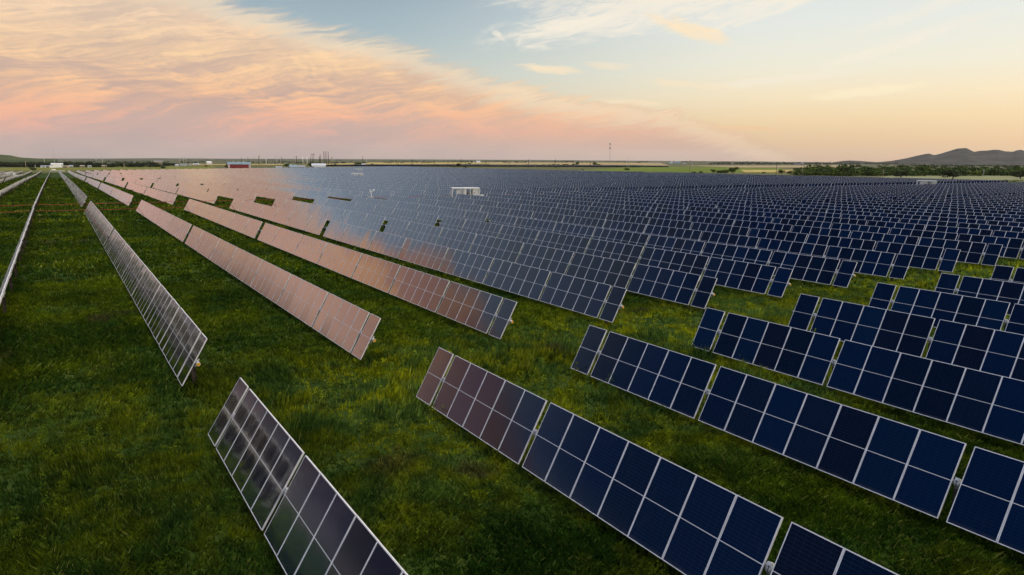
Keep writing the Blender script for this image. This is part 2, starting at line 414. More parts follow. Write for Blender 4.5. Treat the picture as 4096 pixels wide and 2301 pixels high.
# ------------------------------------------------------------------ fields
def field(name, cols, px, dz=.12, scale=.05, stretch=1.0):
    """a field whose corners are seen at these pixels"""
    P = [np.array(at(*p)) for p in px]
    m = mat(name, lambda t: t.mix(t.step(t.noise(t.n('ShaderNodeNewGeometry').outputs['Position'], scale, 4, .65), .35, .65), cols[0], cols[1]), .95, 0, .05)
    nx, ny = 24, 8; a, b, c, d = P                       # near-left, near-right, far-right, far-left
    vs = []
    for i in range(ny+1):
        for j in range(nx+1):
            s, q = j/nx, i/ny; p = (a*(1-s)+b*s)*(1-q) + (d*(1-s)+c*s)*q
            vs.append((p[0], p[1], gz(p[0], p[1]) + dz))
    fs = np.array([[i*(nx+1)+j, i*(nx+1)+j+1, (i+1)*(nx+1)+j+1, (i+1)*(nx+1)+j] for i in range(ny) for j in range(nx)])
    return struct('field', npmesh(name, np.array(vs), fs, [m]))
YG = ((.12, .13, .025), (.20, .19, .05)); GOLD = ((.36, .26, .085), (.48, .36, .14)); TANF = ((.30, .22, .12), (.40, .31, .18))
GRN = ((.10, .14, .02), (.15, .19, .035)); PALE = ((.16, .17, .08), (.24, .24, .13))
field('yellow_grass', YG, [(-150, 684), (860, 678), (860, 665.5), (-150, 670)], .1)
field('gold_strip_a', GOLD, [(560, 661.5), (1180, 661.5), (1180, 658), (560, 659)], .3)
field('gold_strip_b', GOLD, [(1180, 660), (2010, 656), (2010, 650.5), (1480, 650.5)], .3)
field('tan_field_a', TANF, [(1960, 662), (2680, 663), (2640, 652), (1960, 649)], .3)
field('gold_far', GOLD, [(2000, 656.5), (2600, 658), (2600, 655.5), (2000, 653.5)], .5)
field('green_field', GRN, [(2280, 684), (3130, 694), (2960, 669.5), (2540, 667)], .14)
field('tan_field_b', TANF, [(2960, 671), (3420, 671), (3400, 662), (2720, 663)], .3)
field('green_strip', GRN, [(2700, 680), (3120, 681), (3140, 673), (2700, 669)], .35)
field('gold_field', GOLD, [(2980, 691), (3300, 690), (3310, 681), (2960, 680)], .3)
field('pale_strip', PALE, [(3500, 715), (4300, 735), (4300, 705), (3560, 703)], .1)
field('pale_plain', ((.26, .24, .15), (.34, .31, .2)), [(3480, 653.8), (4300, 660), (4300, 658), (3480, 651.8)], 2.0)

# ------------------------------------------------------------------ solar trackers
TILT, CH, MP, MW, GAP, PITCH_X, X0 = 1.0698, 2.06, 1.155, 1.145, .2, 7.3236, -3.3227
BAYS = [5, 7, 6, 7, 6, 6, 5, 1]; SLEW = 1.43; HALF = 43*MP + 7*GAP
FR, TH = .022, .042
# module: local x up the slope, y along the row, z out of the glass
def add_module(mb, y0, tone=None, tilt=(0, 0), parts='gf'):
    if tone is None: tone = random.random()
    ax, ay = tilt; hx, hy = CH/2, MW/2
    rot = Matrix.Rotation(ax, 3, 'X') @ Matrix.Rotation(ay, 3, 'Y')
    def p(x, y, z): q = rot @ Vector((x, y, z)); return (q.x, q.y + y0, q.z)
    ix, iy = hx-FR, hy-FR
    if 'g' in parts:
        mb.face([p(-ix, iy, 0), p(-ix, -iy, 0), p(ix, -iy, 0), p(ix, iy, 0)], M_GLASS, [(1, 0), (0, 0), (0, 1), (1, 1)], tone)
        mb.face([p(-ix, -iy, -.012), p(-ix, iy, -.012), p(ix, iy, -.012), p(ix, -iy, -.012)], M_BACK)
    if 'f' in parts:
        o = [(-hx, -hy), (hx, -hy), (hx, hy), (-hx, hy)]; i_ = [(-ix, -iy), (ix, -iy), (ix, iy), (-ix, iy)]
        for k in range(4):
            a, b = o[k], o[(k+1) % 4]; c, d = i_[(k+1) % 4], i_[k]
            mb.face([p(*a, .003), p(*b, .003), p(*c, .003), p(*d, .003)], M_FRAME)
            mb.face([p(*b, -TH), p(*a, -TH), p(*d, -TH), p(*c, -TH)], M_FRAME)
            mb.face([p(*a, -TH), p(*b, -TH), p(*b, .003), p(*a, .003)], M_FRAME)
            mb.face([p(*d, .003), p(*c, .003), p(*c, -.012), p(*d, -.012)], M_FRAME)
            mb.face([p(*c, -TH), p(*c, -.012), p(*d, -.012), p(*d, -TH)], M_FRAME)
def jit(): return (random.gauss(0, R(.22)), random.gauss(0, R(.35)))
mb = MB(); add_module(mb, 0, 0, parts='g'); ME_GLASS = mb.mesh('solar_module')
mb = MB(); add_module(mb, 0, 0, parts='f'); ME_FRAME = mb.mesh('module_frame')
ME_SEC = {}
for n in (1, 5, 6, 7):
    ME_SEC[n] = []
    for k in range(5):
        mb = MB()
        for i in range(n): add_module(mb, (i-(n-1)/2)*MP, None, jit())
        ME_SEC[n].append(mb.mesh('panel_section'))
NT_ = Vector((-math.sin(TILT), 0, math.cos(TILT)))
def tube_off(T): return (math.sin(T)*.14, -math.cos(T)*.14)      # tube centre behind the glass
def bays(order=BAYS):
    """centre offset and count of each bay for one half, from the drive outward"""
    y = SLEW/2; out = []; gaps = []
    for n in order:
        out.append((y + n*MP/2, n)); y += n*MP; gaps.append(y + GAP/2); y += GAP
    return out, gaps[:-1]
def torque_tube(y0, y1):
    mb = MB(); a, b = tube_off(TILT); mb.tube((a, y0, AXH+b), (a, y1, AXH+b), .065, .065, M_GALV, 10); return mb
def add_post(mb, y, top=AXH-.2, w_=.16):
    a, b = tube_off(TILT)
    mb.box((a, y, top/2-.15), (w_, .012, top+.3), M_POST)
    for s in (-1, 1): mb.box((a+s*w_/2, y, top/2-.15), (.012, .12, top+.3), M_POST)
def add_bearing(mb, y):
    a, b = tube_off(TILT); n = 12
    for s in (-1, 1):
        mb.tube((a, y+s*.03-.02, AXH+b), (a, y+s*.03+.02, AXH+b), .125, .125, M_GALV, n)
    mb.box((a, y, AXH+b-.16), (.10, .11, .12), M_GALV)
    mb.box((a-.06, y, AXH+b+.13), (.07, .10, .07), M_GALV, Matrix.Rotation(-TILT, 3, 'Y'))
def add_slew(mb):
    a, b = tube_off(TILT); z = AXH+b
    mb.tube((a, -.10, z), (a, .10, z), .20, .20, M_DARK, 14)
    mb.tube((a, -.42, z), (a, -.10, z), .10, .10, M_GALV, 10); mb.tube((a, .10, z), (a, .42, z), .10, .10, M_GALV, 10)
    mb.tube((a-.24, 0, z-.12), (a+.5, 0, z-.05), .06, .06, M_DARK, 8)
    mb.box((a+.42, 0, z-.02), (.22, .18, .16), M_DARK); mb.box((a, 0, z-.27), (.26, .26, .12), M_POST)
ys_pos, gp_pos = bays(); LEN = SLEW/2 + HALF
ME_POST = (lambda m: (add_post(m, 0), m.mesh('post'))[1])(MB())
ME_BEAR = (lambda m: (add_bearing(m, 0), m.mesh('bearing'))[1])(MB())
ME_POSTB = (lambda m: (add_post(m, 0), add_bearing(m, 0), m.mesh('post'))[2])(MB())
ME_SLEW = (lambda m: (add_slew(m), m.mesh('slew_drive'))[1])(MB())
ME_TUBE = torque_tube(-LEN+.02, LEN+.12).mesh('torque_tube')
def _cap():
    m = MB(); a, b = tube_off(TILT)
    m.tube((a, 0, AXH+b), (a, -.16, AXH+b), .085, .085, M_GALV, 12); m.tube((a, -.16, AXH+b), (a, -.18, AXH+b), .07, .07, M_YELLOW, 12)
    m.box((a-.02, .02, AXH+b+.02), (.34, .03, .05), M_GALV, Matrix.Rotation(-TILT, 3, 'Y')); return m.mesh('end_bracket')
ME_CAP = _cap()
def whole_mesh(dT):
    mb = MB(); T = TILT + dT
    sub = MB()
    for s in (-1, 1):
        for yc, n in ys_pos:
            for i in range(n): add_module(sub, s*(yc + (i-(n-1)/2)*MP), None, jit())
    rm = Matrix.Rotation(-T, 3, 'Y'); vs = [tuple(rm @ Vector(v) + Vector((0, 0, AXH))) for v in sub.v]
    mb.v = vs; mb.f = sub.f; mb.mi = sub.mi; mb.mats = sub.mats; mb.uv = sub.uv; mb.tone = sub.tone
    a, b = tube_off(T); mb.tube((a, -LEN, AXH+b), (a, LEN, AXH+b), .065, .065, M_GALV, 5)
    for s in (-1, 1):
        for y in gp_pos: mb.box((a, s*y, .55), (.14, .1, 1.4), M_POST)
    mb.box((a, 0, .55), (.2, .15, 1.4), M_POST); mb.box((a, 0, AXH+b), (.3, .3, .3), M_DARK)
    return mb
WH = [whole_mesh(R(d)) for d in (-1.3, -.5, .2, .9, -.1, 1.4)]
ME_WHOLE = [m.mesh('solar_panel_row') for m in WH]

BL = {'F': 23.7 - 2*LEN, 'E': 29.57, 'G': 147.5, 'H': 257.0, 'I': 375.0, 'J': 484.6, 'K': 602.6, 'L': 712.2}
TD = {('E', 1): -1.5, ('E', 2): 0, ('E', 3): 0, ('F', 1): -3.0, ('F', 2): 0, ('F', 3): 0, ('E', 4): .3, ('E', 5): .5, ('E', 6): .1, ('E', 7): -.6, ('E', 8): .5, ('E', 9): 1.5, ('E', 10): 1.0}
BNAME = {'F': 'nearest block before the grassy aisle', 'E': 'block just past the grassy aisle', 'G': 'block past the red cables',
         'H': 'second block past the red cables', 'I': 'third block past the red cables', 'J': 'fourth block past the red cables', 'K': 'fifth block past the red cables', 'L': 'farthest block past the red cables'}
def ordn(k):
    sfx = 'th' if 10 <= k % 100 <= 20 else {1: 'st', 2: 'nd', 3: 'rd'}.get(k % 10, 'th')
    return '%d%s' % (k, sfx)
LOOK = {('F', 1): 'dark brown solar panel row at the bottom left, running out of the picture below',
        ('F', 2): 'solar panel row turning from purple to blue, running out at the bottom right',
        ('F', 3): 'deep blue solar panel row starting just right of the purple one',
        ('E', 0): 'solar panel row seen edge-on with dark posts, at the left edge',
        ('E', 1): 'grey mirror-like solar panel row beside the edge-on one, ending above the brown row',
        ('E', 2): 'solar panel row reflecting pink cloud along its whole length, ending left of centre',
        ('E', 3): 'solar panel row turning from pink to orange and blue at its near end',
        ('E', 4): 'grey-blue solar panel row directly behind the one with orange reflections'}
trk = []
for b, ys in BL.items():
    yc = ys + LEN
    for r in range(-12, 49):
        x = X0 + PITCH_X*r; best = None
        for k in np.linspace(-LEN, LEN, 60):
            y = yc + k
            if y < 2: continue
            px, py, dp = proj(x, y, gz(x, y)+1.35)
            if dp > 3 and -60 < px < 4200 and py < 2450: best = dp if best is None else min(best, dp)
        if best: trk.append((best, b, r, x, yc))
trk.sort()
print('trackers in view', len(trk), trk[250][0] if len(trk) > 250 else '')
stuffv = []; GRP = {b: 'solar panel rows of the ' + BNAME[b] for b in BL}
first_row = {}
for d, b, r, x, yc in trk: first_row[b] = min(first_row.get(b, 99), r)
def pose(x, yc):
    z0, z1 = gz(x, yc-LEN), gz(x, yc+LEN); return (x, yc, (z0+z1)/2), (math.atan2(z1-z0, 2*LEN), 0, 0)
for idx, (d, b, r, x, yc) in enumerate(trk):
    loc, rot = pose(x, yc)
    k = r - first_row[b] + 1
    tone = 'pinkish' if (r < 5 and b != 'F') or (b in 'HIJKL' and r < 12) else 'blue'
    lab = LOOK.get((b, r)) or '%s panel row, %s from left in the %s' % (tone, ordn(k), BNAME[b])
    dT = R(TD.get((b, r), random.gauss(0, 1.25)))
    if idx >= 300:
        j = random.randrange(6)
        stuffv.append((j, loc, rot)); continue
    if d > 150:
        thing('solar_panel_row', lab, 'solar panels', loc, rot, GRP[b], random.choice(ME_WHOLE)); continue
    root = thing('solar_panel_row', lab, 'solar panels', loc, rot, GRP[b])
    link('torque_tube', ME_TUBE, root)
    T = TILT + dT
    near_t = (b == 'F' and r > 0) or (b == 'E' and r <= 7)
    for s in (-1, 1):
        yp, gp = (bays([5, 6, 6, 7, 6, 7, 5, 1]) if b == 'F' else (ys_pos, gp_pos))
        for yy, n in yp:
            fine_ = near_t and not (b == 'F' and yc + s*yy < -8)
            if fine_:
                for i in range(n):
                    jx, jy = jit()
                    o = link('solar_module', ME_GLASS, root, (0, s*(yy) + (i-(n-1)/2)*MP, AXH), (jx, -T + jy, 0))
                    link('module_frame', ME_FRAME, o)
            else:
                link('panel_section', random.choice(ME_SEC[n]), root, (0, s*yy, AXH), (0, -T, 0))
        for y in gp:
            if near_t:
                link('post', ME_POST, root, (0, s*y, 0)); link('bearing', ME_BEAR, root, (0, s*y, 0))
            else: link('post', ME_POSTB, root, (0, s*y, 0))
    link('post', ME_POST, root); link('slew_drive', ME_SLEW, root)
    if near_t: link('end_bracket', ME_CAP, root, (0, -LEN, 0)); 
if stuffv:
    vs = []; fs = []; uvs = []; tn = []; mi = []; off = 0; lt = []
    me = bpy.data.meshes.new('far_solar_panel_rows')
    for j, loc, rot in stuffv:
        src = WH[j]; a = np.array(src.v); c, s_ = math.cos(rot[0]), math.sin(rot[0])
        a = np.stack([a[:, 0], a[:, 1]*c - a[:, 2]*s_, a[:, 1]*s_ + a[:, 2]*c], 1) + np.array(loc)
        vs.append(a); fs += [tuple(i+off for i in f) for f in src.f]; off += len(a); mi += src.mi
        tn += [src.tone.get(i, 0.) for i in range(len(src.f))]
        uvs += [src.uv.get(i, [(0.2, .2)]*len(f)) for i, f in enumerate(src.f)]
    me.from_pydata(np.vstack(vs).tolist(), [], fs)
    for m in WH[0].mats: me.materials.append(m)
    me.polygons.foreach_set('material_index', mi)
    l = me.uv_layers.new(name='UVMap'); l.data.foreach_set('uv', np.array([c for u in uvs for c in u], 'f').ravel())
    a = me.attributes.new('tone', 'FLOAT', 'FACE'); a.data.foreach_set('value', tn); me.update()
    struct('far_solar_panel_rows', me, 'stuff', 'hazy mass of the farthest blue solar panel rows at the field edge', 'solar panels')

# ------------------------------------------------------------------ red cables across the aisle
def cable_run(y, r0, r1, h, label, sag=.16, rad=.032):
    mb = MB(); a, _ = tube_off(TILT)
    for r in range(r0, r1):
        xa, xb = X0+PITCH_X*r+a, X0+PITCH_X*(r+1)+a; n = 6; pts = []
        for i in range(n+1):
            s = i/n; xx = xa+(xb-xa)*s; pts.append((xx, y, gz(xx, y) + h - sag*4*s*(1-s)))
        for i in range(n): mb.tube(pts[i], pts[i+1], rad, rad, M_RED, 6, False)
        for s in (.17, .5, .83):
            xx = xa+(xb-xa)*s; mb.box((xx, y, gz(xx, y)+h-sag*4*s*(1-s)-.02), (.03, .09, .14), M_DARK)
    me = mb.mesh('cable'); o = thing('cable', label, 'cable', (0, 0, 0), (0, 0, 0), 'red cables strung across the aisle', me); return o
cable_run(148.9, -3, 22, 1.0, 'red cable bundle strung across, along the near ends of the second block')
cable_run(131.9, -3, 9, 1.0, 'red cable bundle on the camera side of the second aisle')

# ------------------------------------------------------------------ grass
def grass_mat():
    m = bpy.data.materials.new('grass_blades'); m.use_nodes = True; t = NT(m.node_tree)
    P = t.n('ShaderNodeNewGeometry').outputs['Position']; tn = V(t, t.n('ShaderNodeAttribute', attribute_name='tone').outputs['Fac'])
    n1 = t.noise(P, .13, 4, .6); n2 = t.noise(P, .5, 4, .6); n3 = t.noise(P, .31, 3, .5, .5)
    x, y, z = t.xyz(P)
    c = t.mix(t.step(n1, .36, .66), (.024, .058, .004), (.066, .118, .006))
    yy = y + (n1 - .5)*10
    c = t.mix(t.step(yy, 11, 19), c, t.mix(t.step(n1, .36, .66), (.046, .086, .004), (.115, .165, .006)))  # brightness falloff put into the colour: dim grass in front, lighter beyond
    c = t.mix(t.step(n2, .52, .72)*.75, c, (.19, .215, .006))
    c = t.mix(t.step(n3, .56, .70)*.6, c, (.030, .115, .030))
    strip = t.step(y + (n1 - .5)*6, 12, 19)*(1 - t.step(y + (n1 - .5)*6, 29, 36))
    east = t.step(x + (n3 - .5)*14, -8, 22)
    c = t.mix(strip*(east*.6 + .3), c, t.mix(t.step(n2, .42, .58), (.13, .235, .055), (.38, .42, .010)))  # yellow-green aisle weeds, with brighter light towards the right painted into their colour
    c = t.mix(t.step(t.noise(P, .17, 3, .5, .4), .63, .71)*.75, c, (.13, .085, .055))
    c = t.mix((1 - east)*(1 - t.step(y, 26, 60))*.5, c, (.022, .050, .004))  # dimmer light on the near left, painted in as darker green
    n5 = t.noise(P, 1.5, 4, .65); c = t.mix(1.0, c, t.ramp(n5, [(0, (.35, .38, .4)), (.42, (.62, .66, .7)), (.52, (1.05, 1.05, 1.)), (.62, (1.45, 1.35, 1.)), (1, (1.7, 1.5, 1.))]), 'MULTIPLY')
    c = t.mix(t.m('GREATER_THAN', tn, .93)*.6, c, (.26, .25, .06))
    c = t.mix(t.step(n1, .62, .40)*.5, c, (.020, .058, .010))
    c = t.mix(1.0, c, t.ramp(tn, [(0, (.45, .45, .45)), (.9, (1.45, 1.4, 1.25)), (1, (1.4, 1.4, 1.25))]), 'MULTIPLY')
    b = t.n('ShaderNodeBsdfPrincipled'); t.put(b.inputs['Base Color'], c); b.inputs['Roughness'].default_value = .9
    b.inputs['Specular IOR Level'].default_value = .04
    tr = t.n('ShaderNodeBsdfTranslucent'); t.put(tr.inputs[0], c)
    ms = t.n('ShaderNodeMixShader'); ms.inputs[0].default_value = .3
    t.t.links.new(b.outputs[0], ms.inputs[1]); t.t.links.new(tr.outputs[0], ms.inputs[2])
    o = t.n('ShaderNodeOutputMaterial'); t.t.links.new(ms.outputs[0], o.inputs[0]); return m
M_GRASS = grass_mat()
_VN = {}
def vnoise(x, y, sc_, seed=0):
    """smooth value noise"""
    if seed not in _VN: _VN[seed] = np.random.default_rng(seed).random((256, 256))
    g = _VN[seed]; x = x*sc_ + 1000; y = y*sc_ + 1000
    i = np.floor(x).astype(int); j = np.floor(y).astype(int); u = x-i; v = y-j; u = u*u*(3-2*u); v = v*v*(3-2*v)
    a = g[i % 256, j % 256]; b = g[(i+1) % 256, j % 256]; c = g[i % 256, (j+1) % 256]; d = g[(i+1) % 256, (j+1) % 256]
    return (a*(1-u)+b*u)*(1-v) + (c*(1-u)+d*u)*v
def scatter(d0, d1, dens):
    """uniform points of the ground seen between two depths"""
    n = int(dens*.5*(d1*d1-d0*d0)*1.62); dep = np.sqrt(rng.random(n)*(d1*d1-d0*d0)+d0*d0)
    lat = (rng.random(n)*2-1)*(dep*.75+2)
    x = dep*math.sin(YAW) + lat*math.cos(YAW); y = dep*math.cos(YAW) - lat*math.sin(YAW); return x, y, dep
def make_grass():
    VV = []; TT = []
    for d0, d1, dens, nb, wd, ht in ((9, 24, 95, 9, .010, .20), (24, 52, 34, 8, .018, .23), (52, 100, 6.5, 7, .045, .27), (100, 200, 1.2, 6, .12, .38), (200, 420, .22, 5, .35, .5)):
        x, y, dep = scatter(d0, d1, dens)
        tall = np.clip(1.3 - np.abs(y - 23 - 5*(vnoise(x, y, .06, 3)-.5))/7.5, 0, 1) + np.clip(1-np.abs(y-141)/8, 0, 1)*.8
        clump = vnoise(x, y, .35, 5)*.6 + vnoise(x, y, 1.1, 6)*.4
        keep = rng.random(len(x)) < .35 + 1.1*clump; x, y, tall, clump = x[keep], y[keep], tall[keep], clump[keep]
        h0 = ht*(.45 + 1.25*clump)*(1 + .9*tall*(vnoise(x, y, .6, 9) > .45))
        n = len(x)
        for k in range(nb):
            a = rng.random(n)*2*np.pi; lean = h0*(.1 + 1.0*rng.random(n))*(1-.6*tall); h = h0*(.55+.7*rng.random(n))
            wind = .06*h*(vnoise(x, y, .2, 31)*4 - 2)
            ox, oy = x + (rng.random(n)-.5)*.28*(wd/.03)**.5, y + (rng.random(n)-.5)*.28*(wd/.03)**.5
            b = a + np.pi/2 + (rng.random(n)-.5); w2 = wd*(.6+.8*rng.random(n))
            cx, sy = np.cos(b)*w2, np.sin(b)*w2
            leaf = rng.random(n) < .45; w2 = np.where(leaf, w2*2.6, w2); h = np.where(leaf, h*.6, h); cx, sy = np.cos(b)*w2, np.sin(b)*w2
            mx, my = ox+np.cos(a)*lean*.35, oy+np.sin(a)*lean*.35; tx, ty = ox+np.cos(a)*lean+wind, oy+np.sin(a)*lean
            z = np.where(y > 150, np.interp(y, PY_, PZ_), 0.) - .02
            q = np.stack([np.stack([ox-cx, oy-sy, z], 1), np.stack([ox+cx, oy+sy, z], 1), np.stack([mx+cx*.8, my+sy*.8, z+h*.6], 1), np.stack([tx, ty, z+h], 1)], 1)
            VV.append(q.reshape(-1, 3)); TT.append(rng.random(n))
    # broad-leaved weeds
    for d0, d1, dens, nl, sz in ((9, 30, 1.5, 70, .030), (30, 60, .7, 44, .05), (60, 110, .25, 24, .10)):
        x, y, dep = scatter(d0, d1, dens); keep = (y < 150) & (rng.random(len(x)) < .25 + vnoise(x, y, .3, 51)); x, y = x[keep], y[keep]; n = len(x)
        tall = np.clip(1.4 - np.abs(y - 23 - 5*(vnoise(x, y, .06, 3)-.5))/7, .0, 1)
        hh = (.16 + .30*rng.random(n))*(1 + 1.15*tall); rr = (.14 + .22*rng.random(n))*(1 - .35*tall)
        hh, rr, X, Y = [np.repeat(a, nl) for a in (hh, rr, x, y)]; N = n*nl
        a = rng.random(N)*2*np.pi; q = np.sqrt(rng.random(N)); zz = rng.random(N)**.7
        p = np.stack([X + rr*q*np.cos(a)*(1.1-.5*zz), Y + rr*q*np.sin(a)*(1.1-.5*zz), zz*hh], 1)
        u = rng.normal(size=(N, 3)); u /= np.linalg.norm(u, axis=1)[:, None]; v = np.cross(u, rng.normal(size=(N, 3))); v /= np.linalg.norm(v, axis=1)[:, None]
        s1 = (sz*(.6+.8*rng.random(N)))[:, None]
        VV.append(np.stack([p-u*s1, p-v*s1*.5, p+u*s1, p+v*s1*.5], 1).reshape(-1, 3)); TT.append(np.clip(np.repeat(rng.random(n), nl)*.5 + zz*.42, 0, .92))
    V_ = np.vstack(VV); T_ = np.concatenate(TT); F_ = np.arange(len(V_)).reshape(-1, 4)
    print('grass blades', len(F_))
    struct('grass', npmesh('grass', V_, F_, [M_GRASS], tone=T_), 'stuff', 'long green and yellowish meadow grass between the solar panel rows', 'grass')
make_grass()

# ------------------------------------------------------------------ trees and shrubs
def leaf_mat(name, c1, c2, c3):
    m = bpy.data.materials.new(name); m.use_nodes = True; t = NT(m.node_tree)
    tn = V(t, t.n('ShaderNodeAttribute', attribute_name='tone').outputs['Fac']); oi = V(t, t.n('ShaderNodeObjectInfo').outputs['Random'])
    c = t.ramp(tn, [(0, c1), (.55, c2), (1, c3)])
    c = t.mix(oi*.5, c, t.mix(1.0, c, (1.35, 1.05, .7), 'MULTIPLY'))
    b = t.n('ShaderNodeBsdfPrincipled'); t.put(b.inputs['Base Color'], c); b.inputs['Roughness'].default_value = .8; b.inputs['Specular IOR Level'].default_value = .15
    o = t.n('ShaderNodeOutputMaterial'); t.t.links.new(b.outputs[0], o.inputs[0]); return m
M_LEAF = leaf_mat('leaves', (.018, .036, .006), (.045, .078, .011), (.095, .130, .018))
M_LEAFD = leaf_mat('dark_leaves', (.010, .018, .008), (.024, .036, .012), (.050, .062, .020))
M_LEAFF = leaf_mat('distant_leaves', (.022, .032, .020), (.040, .052, .028), (.070, .080, .040))
def crown_arrays(rg, n, lumps, size, flat=.75, base=.12, cone=False):
    """leaf quads over noisy lumps; crown of height 1 and width about 1.1, standing at z = 0"""
    L = []
    for i in range(lumps):
        a = rg.random()*2*np.pi; r = .36*np.sqrt(rg.random()); z = base + .22 + rg.random()*(.46)
        if cone: r *= (1.05 - z); 
        L.append((r*np.cos(a), r*np.sin(a), z, (.16 + .14*rg.random())*(1 if not cone else .9)))
    L = np.array(L); idx = rg.integers(0, lumps, n); c = L[idx]
    d = rg.normal(size=(n, 3)); d /= np.linalg.norm(d, axis=1)[:, None]; d[:, 2] *= flat
    rad = c[:, 3]*(.72 + .42*rg.random(n)); p = c[:, :3] + d*rad[:, None]; p[:, 2] = np.maximum(p[:, 2], base*.6)
    nrm = d + rg.normal(size=(n, 3))*.55; nrm /= np.linalg.norm(nrm, axis=1)[:, None]
    up = rg.normal(size=(n, 3)); u = np.cross(nrm, up); u /= np.linalg.norm(u, axis=1)[:, None]; v = np.cross(nrm, u)
    s = size*(.6+.8*rg.random(n))[:, None]
    q = np.stack([p-u*s-v*s*.7, p+u*s-v*s*.7, p+u*s*.7+v*s, p-u*s*.7+v*s], 1)
    tone = np.clip(.22 + .4*rg.random(n) + .35*L[idx, 3]/.3*rg.random(n) , 0, 1)
    return q, tone
def trunk_mesh(rg, h=.45):
    mb = MB(); mb.tube((0, 0, -.04), (0.01, 0, h*.5), .034, .024, M_TRUNK, 7); mb.tube((.01, 0, h*.5), (.0, .01, h), .024, .014, M_TRUNK, 6)
    for i in range(4):
        a = rg.random()*6.28; mb.tube((.01, 0, h*.5), (.2*math.cos(a), .2*math.sin(a), h*1.15), .014, .006, M_TRUNK, 5)
    return mb.mesh('trunk')
TR = {}
for kind, n, lumps, size, base, cone, mt, cnt in (('tree', 1100, 15, .036, .14, False, M_LEAF, 5), ('dark', 1100, 13, .036, .10, False, M_LEAFD, 4), ('shrub', 650, 9, .05, 0.0, False, M_LEAF, 4), ('cedar', 800, 14, .04, .04, True, M_LEAFD, 2)):
    TR[kind] = []
    for i in range(cnt):
        rg = np.random.default_rng(100+i+len(kind)); q, tone = crown_arrays(rg, n, lumps, size, .8, base, cone)
        TR[kind].append((npmesh('crown', q.reshape(-1, 3), np.arange(4*n).reshape(-1, 4), [mt], tone=tone), trunk_mesh(rg, .4 if kind != 'shrub' else .2)))
def tree(kind, px, py, hpx, label, wide=1.0, name='tree', cat='tree', group=None, depth=None):
    """a tree whose foot is seen at (px, py) and that stands hpx pixels tall"""
    hpx *= 1.08; wide *= 1.22
    x, y, z = outside(px, py) if depth is None else at_depth(px, depth)
    hb = height_to(px, py-hpx, x, y, z); h = max(hb, hpx*.5*depth_of(x, y, z)/F_PX); wide = wide*min(1., hpx*depth_of(x, y, z)/F_PX/h*1.25); a = random.random()*6.28
    o = thing(name, label, cat, (x, y, z), (0, 0, a), group); cm_, tm = random.choice(TR[kind])
    o.scale = (h*wide, h*wide, h); link('crown', cm_, o); link('trunk', tm, o); return o
def beside(i, n): return '%s of the %s from the left' % (ordn(i+1), n)
# shrubs and trees one can tell apart
tree('shrub', 130, 682, 15, 'round dark bush right behind the ends of the leftmost panel rows', 1.5, 'bush', 'bush')
tree('shrub', 643, 669, 11, 'smaller of two dark bushes in the yellow grass left of the barn', 1.5, 'bush', 'bush')
tree('cedar', 654, 676, 12, 'larger dark bush in the yellow grass left of the barn, at the panels', 1.6, 'bush', 'bush')
tree('tree', 918, 674, 16, 'leafy green tree just left of the red barn', 1.6)
tree('shrub', 825, 668, 7, 'small round bush in the field left of the barn tree', 1.4, 'bush', 'bush')
tree('tree', 1146, 669, 13, 'dark round tree right of the red barn, by a low white roof', 1.7)
tree('dark', 1176, 669, 12, 'dark tree beside the small blue hip-roofed house', 1.4)
tree('tree', 1249, 669, 18, 'dense dark tree at the left end of the white shed', 1.5)
tree('tree', 1432, 664, 13, 'bushy dark tree between the dark canopy and the small white house', 1.7)
tree('tree', 1488, 663, 8, 'low dark tree right of the small white house', 1.6)
tree('shrub', 1515, 663, 6, 'low green bush right of the small white house tree', 2.0, 'bush', 'bush')
tree('shrub', 1340, 661, 6, 'low green bush above the long dark canopy', 2.0, 'bush', 'bush')
tree('cedar', 1834, 670, 17, 'pointed dark cedar at the far edge of the blue panels', 1.3)
tree('shrub', 1818, 670, 8, 'low bush on the left of the pointed cedar', 1.8, 'bush', 'bush')
tree('shrub', 1759, 667, 5, 'low dark bush well left of the pointed cedar', 1.8, 'bush', 'bush')
tree('shrub', 1797, 667, 5, 'low dark bush between two others left of the cedar', 2, 'bush', 'bush')
tree('shrub', 1862, 671, 6, 'low bush on the right of the pointed cedar', 2.2, 'bush', 'bush')
tree('tree', 1888, 653, 8, 'dark tree left of the small white farm building', 1.5)
tree('tree', 1878, 659, 6, 'low dark bush below the small white farm building', 1.9, 'bush', 'bush')
for i, (px, py, h, w_) in enumerate([(1972, 668, 8, 1.4), (2010, 668, 7, 1.7), (2022, 668, 6, 1.5), (2061, 668, 9, 1.4)]):
    tree('shrub', px, py, h, 'dark roadside bush by the distant dark panels, ' + beside(i, 'four'), w_, 'bush', 'bush', 'bushes along the track')
tree('tree', 2308, 662, 13, 'tall round tree standing in the middle of the golden field', 1.0)
tree('tree', 2294, 662, 6, 'low tree on the left of the tall round field tree', 1.8)
tree('tree', 2380, 662, 11, 'rounded tree at the right of the tall field tree', 1.3)
tree('tree', 2395, 662, 6, 'low wide tree touching the rounded field tree', 2.2)
for i, (px, w_, h) in enumerate([(2108, 3.4, 4), (2140, 3.5, 4), (2175, 3, 4), (2197, 1.8, 5), (2213, 1.8, 6), (2232, 1.8, 5), (2262, 3.2, 6)]):
    tree('dark', px, 662, h, 'low dark hedge tree in the golden field, ' + beside(i, 'seven'), w_, 'tree', 'tree', 'hedge trees in the golden field')
tree('shrub', 2225, 671, 5, 'small bush at the near edge of the distant dark panels', 2, 'bush', 'bush')
tree('shrub', 2330, 680, 5, 'low bush in the green field, well left of the big bush', 2.2, 'bush', 'bush')
tree('shrub', 2504, 682, 11, 'dark bush alone in the bright green field', 1.9, 'bush', 'bush')
